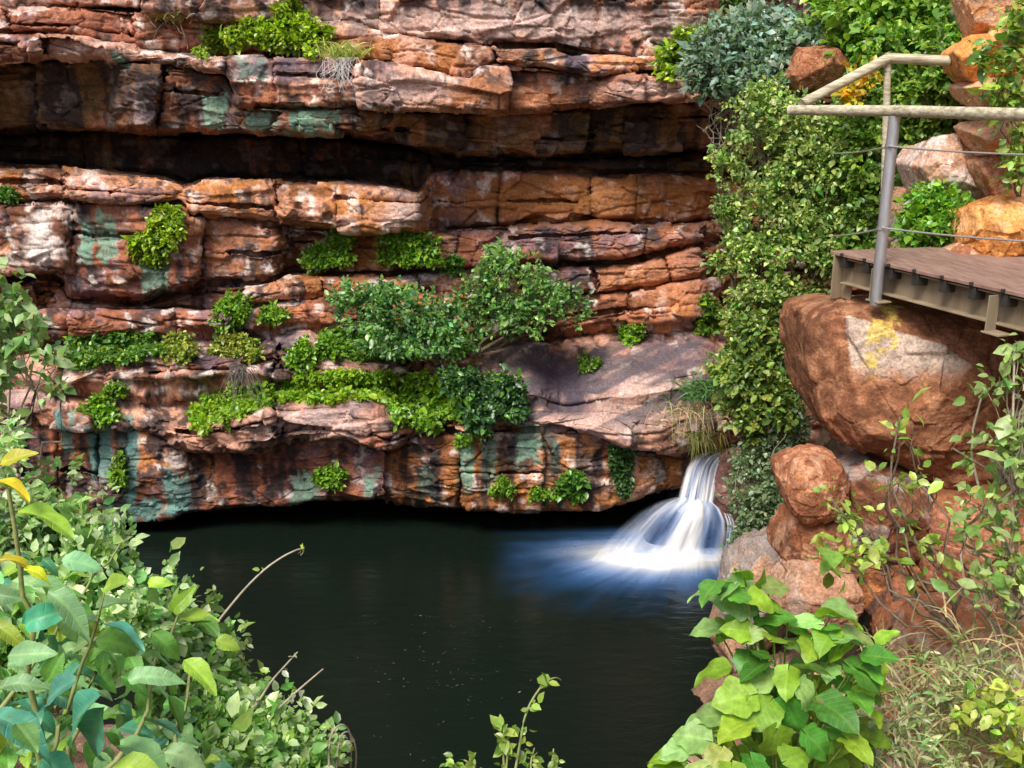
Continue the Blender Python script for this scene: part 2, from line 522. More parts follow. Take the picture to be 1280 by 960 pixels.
# the undercut: back under the last layer and down below the water
bot = PT[-1]
ext = []
for s, dy, z in ((.2, .25, None), (.45, .6, None), (.7, .95, None), (1, 1.3, .1), (1, 1.5, -.4), (1, 1.5, -1.2)):
    q = bot.copy()
    q[:, 1] += dy
    q[:, 2] = bot[:, 2] + (.05 * s if z is None else 0) if z is None else np.minimum(z, bot[:, 2])
    ext.append(q)
PT = np.concatenate([PT, np.array(ext)], 0)
nx = len(ext)
RVx = np.concatenate([RV, np.repeat(RV[-1:], nx, 0)], 0)
MKx = np.concatenate([MK, np.full(nx, len(LAY) - 1)])
MTx = np.concatenate([MT, np.ones(nx)])
UU = np.broadcast_to(UC[None, :], RVx.shape)

# chute of smooth water-worn rock, right of the shrubs
smooth_m = sstep(600, 650, UU) * (1 - sstep(890, 930, UU)) * sstep(420, 432, RVx) * (1 - sstep(520, 545, RVx))
du = np.gradient(PT, axis=1)
dv = np.gradient(PT, axis=0)
nrm = np.cross(dv, du)
nrm /= np.linalg.norm(nrm, axis=-1, keepdims=True) + 1e-9
flip = np.sign((nrm * (np.array([0, 0, H]) - PT)).sum(-1))
nrm *= np.where(flip == 0, 1, flip)[..., None]
nrm = .6 * nrm + np.array([0, -.4, 0])
q = PT * np.array([.85, 1, 2.0])
f1, e1 = facets(q * 1.5)
f2, e2 = facets(q * 4.0 + 5)
f3, e3 = facets(q * 10. + 11)
rough_ = 1 - .5 * smooth_m
# thin beds: every bed stands out or back by its own amount, in a sharp step
zb = PT[..., 2] * 3.6 + .9 * fbm(PT * np.array([.5, .5, .2]), 3) + .30 * f1
bid = np.floor(zb).astype(np.int64)
xb = np.floor(PT[..., 0] * 1.1 + 3.7 * _val[bid & 255] + .25 * f2).astype(np.int64)
bed = _val[_perm[_perm[bid & 255] + (xb & 255)]]
bfr = zb - bid
bedw = np.where(MKx == 12, .25, np.where((MKx == 6) | (MKx == 5), .5, 1.0))[:, None]
disp = (.05 * fbm(PT * .9, 3) + (.08 * f1 + .027 * f2 + .010 * f3 + .05 * bed * bedw - .06 * (1 - sstep(0, .03, e1)) * (f1 > .12) - .03 * (1 - sstep(0, .07, e2)) * (f2 > .2)
        - .035 * (1 - sstep(0, .10, np.minimum(bfr, 1 - bfr))) * (bed > -.2) * bedw) * rough_
        + .005 * ridged(q * 6.0, 3) * rough_ + .007 * fbm(PT * 17, 3) * (1 - .5 * smooth_m))
# worn gutters in the chute
gut = np.sin((UU - 690 - (RVx - 430) * .55) / 17.) * .5 + .5
disp = disp - smooth_m * .05 * gut + smooth_m * .06 * fbm(PT * 2.2, 2)
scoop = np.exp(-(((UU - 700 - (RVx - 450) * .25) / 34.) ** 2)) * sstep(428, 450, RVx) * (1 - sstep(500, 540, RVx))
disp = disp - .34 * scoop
disp[-nx:] *= .5
PT = PT + nrm * disp[..., None]

# ---- cliff colours: rock kinds, varnish, lichen, copper-green stains, plus paler and pinker layers
C_BROWN, C_RED, C_PINK, C_ORANGE = map(np.array, ([.13, .052, .030], [.31, .115, .062], [.49, .265, .185], [.42, .165, .05]))
C_DARK, C_OLIVE, C_PALE, C_GREEN, C_PURP = map(np.array, ([.03, .024, .026], [.13, .085, .032], [.68, .58, .52], [.20, .32, .23], [.145, .105, .13]))
R_, C_ = RVx.shape


def pal_arr(key, d=0.0):
    a = np.array([L['pal'].get(key, d) for L in LAY])
    return a[MKx][:, None]


n_big = fbm(PT * .7, 3)
n_mid = fbm(PT * 2.3 + 31, 4)
n_fin = fbm(PT * 9 + 7, 4)
n_str = fbm(PT * np.array([5, 5, .55]) + 3, 4)
n_str2 = fbm(PT * np.array([9, 9, .8]) + 13, 3)
n_lam = fbm(PT * np.array([.8, .8, 12]) + 23, 3)
# block-wise tint
blk = np.zeros_like(RVx)
for k in range(len(LAY)):
    sel = np.where(MKx == k)[0]
    b_ = np.searchsorted(lay_arr[k]['js'], UC)
    tb = np.random.default_rng(300 + k).uniform(-1, 1, len(lay_arr[k]['js']) + 2)
    blk[sel] = tb[b_][None, :]
c = np.empty(PT.shape)
c[:] = C_RED
c = mixc(c, C_BROWN, sstep(-.1, .35, n_mid + .25 * blk + .15 * n_lam))
c = mixc(c, C_ORANGE, sstep(.05, .5, n_big * .6 + n_str * .5 + pal_arr('orange') * .6 + .25 * blk - .08))
c = mixc(c, C_PINK, .8 * sstep(.12, .48, -n_mid * .55 + n_fin * .28 + .2 * blk + pal_arr('pink', .0) * .8 - .10 + .08 * f2 + .1 * bed))  # layers tinted paler and pinker where their tops catch sky light
c = mixc(c, C_OLIVE, pal_arr('olive') * sstep(-.4, .3, n_mid + .3) * np.where(UU > 150, np.where(UU < 440, .35, .9), 1))
c = mixc(c, C_PURP, .65 * sstep(.18, .46, fbm(PT * 1.6 + 77, 4) + .3 * n_fin - .04))
c = mixc(c, C_DARK, .9 * sstep(.15, .42, n_str * .8 + .35 * n_fin + pal_arr('dark', .08) * .8 - .08))
c = mixc(c, C_PALE, .5 * (1 - pal_arr('olive')) * sstep(.33, .52, fbm(PT * 5.5 + 50, 4) * .9 + .25 * n_fin + .06))
c = c * (1 + .25 * bed * rough_ + .6 * n_fin + .25 * n_lam + .25 * fbm(PT * 22, 2))[..., None]


def paint(u0, u1, v0, v1, colr, s=.9, streak=0.0, soft=.35, thr=0.0):
    """a colour patch with a ragged edge, running down the rock when streak > 0"""
    global c
    cu, cv, ru, rv = (u0 + u1) / 2, (v0 + v1) / 2, (u1 - u0) / 2, (v1 - v0) / 2
    r_ = np.sqrt(((UU - cu) / ru) ** 2 + ((RVx - cv) / rv) ** 2) if not streak else np.maximum(np.abs(UU - cu) / ru, np.abs(RVx - cv) / rv)
    n_ = (1.3 * n_str2 * streak + .7 * n_fin * (1 - .5 * streak) + .5 * n_mid + .25 * f2)
    m = 1 - sstep(1 - soft, 1 + soft, r_ + n_ * .9 + thr)
    c = mixc(c, colr, s * m * np.clip(1 + .5 * n_fin, 0, 1.3))


G2 = np.array([.20, .30, .22])
TEAL = np.array([.16, .30, .26])
for a in ((120, 152, 262, 330, C_GREEN), (98, 120, 270, 330, G2), (172, 212, 300, 372, G2), (365, 420, 134, 165, C_GREEN), (255, 282, 120, 160, C_GREEN), (300, 345, 138, 160, G2),
          (108, 142, 530, 600, TEAL), (158, 172, 530, 640, TEAL), (205, 235, 590, 640, TEAL), (140, 200, 625, 652, TEAL), (360, 400, 590, 630, G2), (568, 598, 545, 612, C_GREEN), (600, 618, 550, 600, G2), (645, 680, 525, 585, C_GREEN),
          (522, 548, 560, 630, C_GREEN), (75, 95, 520, 570, TEAL), (452, 475, 590, 622, G2), (140, 165, 66, 84, G2), (300, 330, 75, 100, G2), (690, 700, 550, 590, G2)):
    paint(*a, s=.9, streak=.7, soft=.10, thr=-.02)
for a in ((28, 76, 258, 335), (388, 398, 40, 60), (240, 262, 268, 286)):
    paint(*a, C_PALE, s=.9, soft=.3)
for a in ((430, 462, -40, 60), (625, 705, -40, 55), (500, 545, -60, 28), (700, 730, 40, 130), (560, 600, 195, 225), (395, 425, -20, 55), (755, 785, -30, 30), (98, 122, 255, 280), (505, 528, 255, 290), (520, 560, 540, 640), (240, 262, 570, 630), (300, 322, 560, 632),
          (600, 612, 556, 625), (625, 645, 545, 625), (690, 760, 560, 640), (330, 362, 570, 630), (20, 60, 540, 640), (144, 158, 540, 640)):
    paint(*a, C_DARK, s=.85, streak=.8, soft=.4)
for a in ((640, 742, 436, 500), (780, 915, 425, 470), (760, 850, 455, 486), (380, 420, 505, 530), (415, 450, 508, 528), (330, 390, 415, 440), (700, 740, 65, 85), (290, 440, 72, 100), (860, 915, 470, 500)):
    paint(*a, C_PURP * .85, s=.75, soft=.5)
for a in ((600, 660, 440, 510), (660, 860, 500, 545), (330, 480, 510, 548), (760, 850, 470, 500), (430, 900, 10, 50), (60, 140, 55, 72), (440, 560, 95, 130), (760, 870, 100, 125), (560, 650, 425, 440), (480, 530, 240, 285), (395, 480, 468, 480), (1, 90, 470, 510)):
    paint(*a, np.array([.60, .42, .36]), s=.7, soft=.6)  # paler pinkish patches on terraces and upper faces
for a in ((535, 920, 215, 285), (350, 540, 290, 345)):
    paint(*a, np.array([.34, .13, .03]), s=.7, soft=.5)
for a in ((560, 740, 98, 145), (250, 290, 275, 355), (740, 900, 290, 400), (850, 940, -60, 40), (160, 330, 255, 300)):
    paint(*a, np.array([.50, .20, .09]), s=.6, soft=.5)
fl_ = np.stack([(UU + 2.2 * RVx) / 160., (RVx * .9 + (UU - 760) * .42) / 9., 0 * UU], -1)
c = mixc(c, np.array([.105, .085, .095]), smooth_m * .85 * sstep(-.10, .26, fbm(fl_, 3) + .35 * sstep(430, 450, RVx) * (1 - sstep(470, 505, RVx)) - .22))
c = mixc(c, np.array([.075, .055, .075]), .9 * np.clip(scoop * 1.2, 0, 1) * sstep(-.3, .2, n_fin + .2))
# wet foot of the wall
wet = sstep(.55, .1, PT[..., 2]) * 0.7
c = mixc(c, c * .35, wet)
c = np.clip(c, .008, .85)
Cc = c
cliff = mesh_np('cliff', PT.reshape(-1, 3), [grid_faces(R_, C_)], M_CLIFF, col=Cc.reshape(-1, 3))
structure(cliff, 'red and orange layered sandstone cliff with deep ledges behind the pool')
tag(cliff, cliff['label'], None)

# depth of the visible cliff for each photo pixel (at 2 px), to stand the plants on it
_DW, _DH = 740, 560
DM = np.full((_DH, _DW), 99.)
pu, pv = proj(PT.reshape(-1, 3))
iu, iv = ((pu + 100) / 2).astype(int), ((pv + 80) / 2).astype(int)
ok = (iu >= 0) & (iu < _DW) & (iv >= 0) & (iv < _DH)
np.minimum.at(DM, (iv[ok], iu[ok]), PT.reshape(-1, 3)[ok, 1])
for _ in range(3):
    hole = DM > 90
    nb = np.minimum.reduce([np.roll(DM, s, ax) for s in (-1, 1) for ax in (0, 1)])
    DM = np.where(hole, nb, DM)


def depth(u, v):
    iu = np.clip(((np.asarray(u) + 100) / 2).astype(int), 0, _DW - 1)
    iv = np.clip(((np.asarray(v) + 80) / 2).astype(int), 0, _DH - 1)
    return DM[iv, iu]


# ------------------------------------------------------------------ ground
def ground_z(x, y):
    near = 4.0 - .6 * y + .25 * np.clip(np.abs(x) - 1, 0, 9)
    near = np.where(y < 0, 4.0 - .05 * y, near)
    xr = np.interp(y, [0, 5, 7.4, 9.5, 11.0, 12.0, 14], [-.1, .5, 1.25, 2.4, 2.95, 3.2, 3.9]) + .22 * noise1(y * 1.7, 5) + .1 * noise1(y * 5, 6)
    right = (x - xr) * .72 + np.clip(x - 4.0, 0, 99) * 1.6
    right = np.where((y > 10.2) & (x > 3.0), np.clip(right, -1, 1.0 + np.clip(x - 4.6, 0, 99) * 2), right)
    xl = np.interp(y, [0, 6, 9, 12, 14], [-3, -4.2, -5.4, -5.9, -6])
    left = (xl - x) * .8
    z = np.maximum(np.maximum(near, np.where(y > 3.2, right, -5)), left)
    z = np.minimum(z, 9.0)
    z = np.maximum(z, -1.0)
    return z


def axis(lo, hi, a, b, fine, coarse):
    return np.concatenate([np.arange(lo, a, coarse), np.arange(a, b, fine), np.arange(b, hi + coarse, coarse)])


gx = axis(-80, 80, -9, 9, .07, 3.0)
gy = axis(-80, 80, -1, 15, .07, 3.0)
GX, GY = np.meshgrid(gx, gy)
GZ = ground_z(GX, GY)
gp = np.stack([GX, GY, GZ], -1)
gf, ge = facets(gp * 1.6)
steep_ = np.clip(np.hypot(*np.gradient(GZ, gy, gx)) - .4, 0, 1.5)
hf, he = facets(gp * np.array([.9, .9, .9]) + 3)
GZ = GZ + (.14 * fbm(gp * .9, 4) + .10 * gf + .03 * fbm(gp * 6, 3) + steep_ * (.22 * hf + .12 * gf - .10 * (1 - sstep(0, .05, he)))) * (np.abs(GX) < 12) * (GZ > -1.0)
gp[..., 2] = GZ
gn = fbm(gp * 1.7, 4)
gn2 = fbm(gp * 7, 3)
gc = np.empty(gp.shape)
gc[:] = [.23, .13, .085]
gc = mixc(gc, [.40, .25, .18], sstep(0, .45, gn))
gc = mixc(gc, [.09, .075, .04], sstep(.05, .5, -gn + .5 * gn2))
gc = gc * (1 + .5 * gn2)[..., None]
gc = np.clip(gc, .01, .8)
ground = mesh_np('ground', gp.reshape(-1, 3), [grid_faces(len(gy), len(gx))], M_EARTH, col=gc.reshape(-1, 3))
structure(ground, 'stony brown bank sloping down to the pool')

# ------------------------------------------------------------------ pool water
m, nt, out = new_mat('dark_pool_water')
L = nt.links.new
geo = N(nt, 'ShaderNodeNewGeometry')
mp = N(nt, 'ShaderNodeMapping')
mp.inputs['Scale'].default_value = (1.0, 2.6, 1)
L(geo.outputs['Position'], mp.inputs[0])
n1 = N(nt, 'ShaderNodeTexNoise', Scale=3.2, Detail=5.0, Roughness=.62, Distortion=.7)
L(mp.outputs[0], n1.inputs['Vector'])
bp = N(nt, 'ShaderNodeBump', Strength=.22, Distance=.05)
L(n1.outputs['Fac'], bp.inputs['Height'])
b = N(nt, 'ShaderNodeBsdfPrincipled', Roughness=.13, IOR=1.33)
b.inputs['Base Color'].default_value = (.0052, .0098, .0068, 1)
b.inputs['Specular IOR Level'].default_value = .5
L(bp.outputs[0], b.inputs['Normal'])
L(b.outputs[0], out.inputs[0])
M_WATER = m
wv = np.array([[-9, 4, 0], [9, 4, 0], [9, 17, 0], [-9, 17, 0]], float)
water = mesh_np('water', wv, [np.array([[0, 1, 2, 3]])], M_WATER, smooth=False)
structure(water, 'dark still pool of green-black water below the cliff')

# ------------------------------------------------------------------ waterfall
m, nt, out = new_mat('silky_falling_water')
L = nt.links.new
at = N(nt, 'ShaderNodeAttribute', attribute_name='Col')
df = N(nt, 'ShaderNodeBsdfDiffuse')
tr = N(nt, 'ShaderNodeBsdfTranslucent')
L(at.outputs['Color'], df.inputs['Color'])
L(at.outputs['Color'], tr.inputs['Color'])
ms = N(nt, 'ShaderNodeMixShader', Fac=.35)
L(df.outputs[0], ms.inputs[1])
L(tr.outputs[0], ms.inputs[2])
tp = N(nt, 'ShaderNodeBsdfTransparent')
ma = N(nt, 'ShaderNodeMixShader')
L(at.outputs['Alpha'], ma.inputs[0])
L(tp.outputs[0], ma.inputs[1])
L(ms.outputs[0], ma.inputs[2])
L(ma.outputs[0], out.inputs[0])
M_FOAM = m
C_WHITE, C_BLUE = np.array([.98, .99, 1.0]), np.array([.10, .36, .95])


def water_sheet(name, guide, parent, nu=90, nv=80, bulge=.15, afun=None, strand=12):
    g = np.array(guide, float)
    s = np.linspace(0, 1, nv)
    k = np.linspace(0, 1, len(g))
    uL, uR, vL, vR, Y = [np.interp(s, k, g[:, i]) for i in range(5)]

    def sm(a):
        return np.convolve(np.pad(a, 6, mode='edge'), np.ones(9) / 9, mode='same')[6:-6]
    uL, uR, vL, vR, Y = map(sm, (uL, uR, vL, vR, Y))
    a = np.linspace(0, 1, nu)
    U_ = uL[:, None] + (uR - uL)[:, None] * a[None]
    V_ = vL[:, None] + (vR - vL)[:, None] * a[None]
    Y_ = Y[:, None] - bulge * np.sin(pi * a)[None] * (1 - s ** 3)[:, None]
    S, A = np.meshgrid(s, a, indexing='ij')
    st_ = fbm(np.stack([A * strand, S * 1.1, S * 0 + 5], -1), 3)
    p = W(U_, V_, Y_ - .05 * st_)
    al, wh = afun(A, S, st_)
    colr = mixc(np.broadcast_to(C_BLUE, p.shape), C_WHITE, np.clip(wh, 0, 1))
    colr = np.concatenate([colr, np.clip(al, 0, 1)[..., None]], -1)
    return mesh_np(name, p.reshape(-1, 3), [grid_faces(nv, nu)], M_FOAM, parent, col=colr.reshape(-1, 4))


fall = thing('waterfall', WZ(865, 700, 0), 'small silky white and blue waterfall spilling into the far end of the pool', 'waterfall')


def a_upper(A, S, n):
    edge = sstep(0, .12, A) * sstep(1, .9, A)
    al = edge * np.clip(.75 + .9 * n, 0, 1) * sstep(-.02, .1, S)
    return al, .55 + .9 * n + .25 * S


def a_dome(A, S, n):
    edge = sstep(0, .35, A + .15 * n) * sstep(1, .9, A + .08 * n)
    cc_ = .56 + .11 * S
    core = np.exp(-((A - cc_) / (.13 + .05 * S)) ** 2)
    core2 = np.exp(-((A - .95) / .035) ** 2)
    left = np.exp(-((A - .22) / .12) ** 2) * sstep(.2, .8, S)
    pocket = np.exp(-((A - .82) / .075) ** 2 - ((S - .72) / .3) ** 2) + .7 * np.exp(-((A - .40) / .08) ** 2 - ((S - .55) / .22) ** 2)
    top = np.exp(-(S / .32) ** 2)
    foot = sstep(.72, 1.0, S)
    al = edge * np.clip((.42 - .2 * sstep(.5, .1, A) * (1 - foot)) + .65 * core + .5 * core2 + .38 * n + .35 * top * sstep(.1, .4, A) + .12 * left + .35 * foot - .5 * pocket, 0, 1) * sstep(0, .1, S + .04 * n) * (1 - .0 * S)
    return al, .30 + .9 * core + .5 * core2 + .55 * n + .35 * top + .25 * left + .45 * foot - .6 * pocket


water_sheet('upper_fall', [(880, 925, 563, 566, 12.75), (866, 908, 570, 573, 12.45), (857, 901, 585, 583, 12.2), (851, 897, 606, 606, 12.08), (846, 893, 626, 634, 12.0), (843, 890, 640, 650, 11.95)], fall, bulge=.1, afun=a_upper)
water_sheet('lower_fall', [(844, 888, 620, 624, 12.1), (820, 903, 626, 636, 11.88), (796, 911, 640, 651, 11.76), (772, 913, 662, 668, 11.67), (752, 912, 685, 689, 11.58), (738, 910, 703, 709, 11.36)], fall, nu=130, nv=110, bulge=.22, afun=a_dome, strand=9)
water_sheet('side_trickle', [(903, 915, 640, 642, 11.85), (908, 920, 655, 655, 11.7), (906, 920, 680, 680, 11.6), (902, 918, 706, 706, 11.5)], fall, nu=24, nv=50, bulge=.04,
            afun=lambda A, S, n: (np.clip(.35 + 1.2 * n, 0, 1) * sstep(0, .3, A) * sstep(1, .7, A), .5 + n))
# foam fanning out over the pool
fu, fv = np.meshgrid(np.arange(600, 935, 1.6), np.arange(655, 790, 1.2))
fp = WZ(fu, fv, .008 + .10 * np.exp(-(((fu - 826) / 74) ** 2 + ((fv - 696) / 11) ** 2)))
src = WZ(868, 668, 0.0)
rel = fp[..., :2] - src[:2]
ang = np.arctan2(rel[..., 1], rel[..., 0])
rad = np.hypot(rel[..., 0], rel[..., 1])
sn = fbm(np.stack([ang * 11 + .4 * rad, rad * .9, 0 * rad], -1), 3) * .34 + .22 * fbm(np.stack([ang * 40, rad * 2.0, 0 * rad + 4], -1), 3) + .22 * fbm(np.stack([rel[..., 0] * 3, rel[..., 1] * 4, 0 * rad + 9], -1), 3)
ell_ = np.sqrt(((fu - 826) / np.where(fu < 826, 140, 92)) ** 2 + ((fv - 694) / np.where(fv < 694, 30, 38)) ** 2)
core = np.exp(-(ell_ / .62) ** 2) + .8 * np.exp(-(((fu - 800) / 85) ** 2 + ((fv - 690) / 11) ** 2)) + 1.3 * np.exp(-(((fu - 850) / 70) ** 2 + ((fv - 699) / 11) ** 2))
al = np.exp(-(ell_ / .78) ** 2.2) * (1 + .9 * sn * sstep(.4, 1.0, ell_)) + .09 * sstep(2.6, .6, ell_) * np.clip(.4 + 2 * sn, 0, 2)
al *= sstep(655, 668, fv) * sstep(602, 650, fu) * sstep(934, 915, fu) * sstep(788, 760, fv)
colr = mixc(np.broadcast_to(C_BLUE, fp.shape), C_WHITE, np.clip(core * (1 + .6 * sn), 0, 1))
mesh_np('foam', fp.reshape(-1, 3), [grid_faces(*fu.shape)], M_FOAM, fall, col=np.concatenate([colr, np.clip(al, 0, 1)[..., None]], -1).reshape(-1, 4))


# ------------------------------------------------------------------ rocks
def rock_mesh(name, outline, Y, thick, seed, cols, parent=None, sharp=60, nth=200, nph=124, fa=.04, paintf=None, tint=1.0, ck=.045, fs=.8, planes=(), chips=5):
    """a fractured block: the body cut out by the planes of its outline, chamfers, front faces and random breaks"""
    o = np.array(outline, float)
    cen = o.mean(0)
    pc = W(cen[0], cen[1], Y)
    P3 = (W(o[:, 0], o[:, 1], Y) - pc) * (Y - .62 * thick) / Y * .985
    P2 = P3[:, [0, 2]]
    size = np.linalg.norm(P2, axis=1).mean()
    r = np.random.default_rng(seed)
    pls = []
    for n_, d in planes:
        n_ = np.array(n_, float)
        pls.append((n_ / np.linalg.norm(n_), d))
    for k in range(len(P2)):
        a, b_ = P2[k], P2[(k + 1) % len(P2)]
        t_ = b_ - a
        n2 = np.array([t_[1], -t_[0]]) / (np.linalg.norm(t_) + 1e-9)
        d = n2 @ a
        if d < 0:
            n2, d = -n2, -d
        d = max(d, .35 * size) * r.uniform(.98, 1.06)
        y0 = r.uniform(-.2, .2)
        pls.append((norm(np.array([n2[0], y0, n2[1]])), d / math.sqrt(1 + y0 * y0)))
        if r.random() < .75:
            t = radians(r.uniform(25, 60))
            pls.append((np.array([n2[0] * cos(t), -sin(t), n2[1] * cos(t)]), d * cos(t) + r.uniform(.15, .75) * thick * sin(t)))
    for _ in range(2 if not planes else 0):
        pls.append((norm(np.array([r.uniform(-.4, .4), -1, r.uniform(-.3, .35)])), thick * r.uniform(.8, .95)))
    for _ in range(chips):
        n_ = norm(r.normal(size=3) * np.array([1, 1, .8]) - np.array([0, .4, 0]))
        pls.append((n_, r.uniform(.82, 1.0) * (size * math.hypot(n_[0], n_[2]) + thick * abs(n_[1]))))
    pls.append((np.array([0, 1.0, 0]), thick))
    th = np.linspace(-pi, pi, nth, endpoint=False)
    ph = np.linspace(0, pi, nph)
    d = np.stack([np.sin(ph)[:, None] * np.cos(th)[None], -np.cos(ph)[:, None] * np.ones(nth)[None], np.sin(ph)[:, None] * np.sin(th)[None]], -1)
    ir = np.stack([np.clip(d @ n_, 0, None) / max(dd, 1e-3) for n_, dd in pls], 0)      # inverse distance to every plane
    fid = ir.argmax(0)
    rad = ((ir / ir.max()) ** sharp).sum(0) ** (-1 / sharp) / ir.max()
    wp = d * rad[..., None] + pc
    f1, e1 = facets(wp * (fs / max(size, .12)) + seed)
    f2, e2 = facets(wp * (3.2 / max(size, .12)) + seed * 2)
    ds = size * (fa * 1.6 * f1 + fa * .9 * f2 + .025 * fbm(wp * (1.6 / size) + seed, 4) + .012 * ridged(wp * (6 / size), 3) - ck * (1 - sstep(0, .03, e1)) * (f1 > 0) - .02 * (1 - sstep(0, .05, e2)) * (f2 > .2) + .008 * fbm(wp * 16, 3))
    wp = wp + d * ds[..., None]
    nb, nf = fbm(wp * (1.4 / size) + seed * 3, 4), fbm(wp * 12 + seed, 4)
    ft = r.uniform(-.22, .22, len(pls))[fid]
    ca = np.empty(wp.shape)
    ca[:] = cols[0]
    ca = mixc(ca, cols[1], sstep(-.1, .25, nb + .2 * f2 + ft))
    ca = mixc(ca, cols[2], .5 * sstep(.12, .36, nf * .7 + .4 * fbm(wp * 3 + seed * 9, 3) + .4 * ft))
    if paintf is not None:
        ca = paintf(ca, wp, nb, nf, fid)
    ca = ca * (1 + .5 * nf + .25 * fbm(wp * 30, 2))[..., None] * tint
    ca = np.clip(ca, .01, .85)
    return mesh_np(name, wp.reshape(-1, 3), [grid_faces(nph, nth, True)], M_ROCK, parent, col=ca.reshape(-1, 3))


BR, RD, OR, PK, GY_, DKR = [.15, .06, .03], [.28, .105, .048], [.52, .21, .055], [.46, .27, .17], [.30, .25, .22], [.10, .055, .04]


def lichen(ca, wp, nb, nf, fid):
    u_, v_ = proj(wp)
    f = (fid == 0) * (1 - sstep(455, 485, v_ + 20 * nf))
    ca = mixc(ca, [.50, .40, .32], .8 * f)  # whole left-front facet mixed to a paler tone, apart from the yellow patch below
    y_ = np.exp(-((u_ - 1104 + (v_ - 420) * .25) / 17) ** 2 - ((v_ - 415) / 42) ** 2)
    return mixc(ca, [.52, .38, .08], .8 * sstep(.55, .7, .75 * y_ + 1.2 * nf + .5 * fbm(wp * 28, 2)) * sstep(.1, .3, y_))


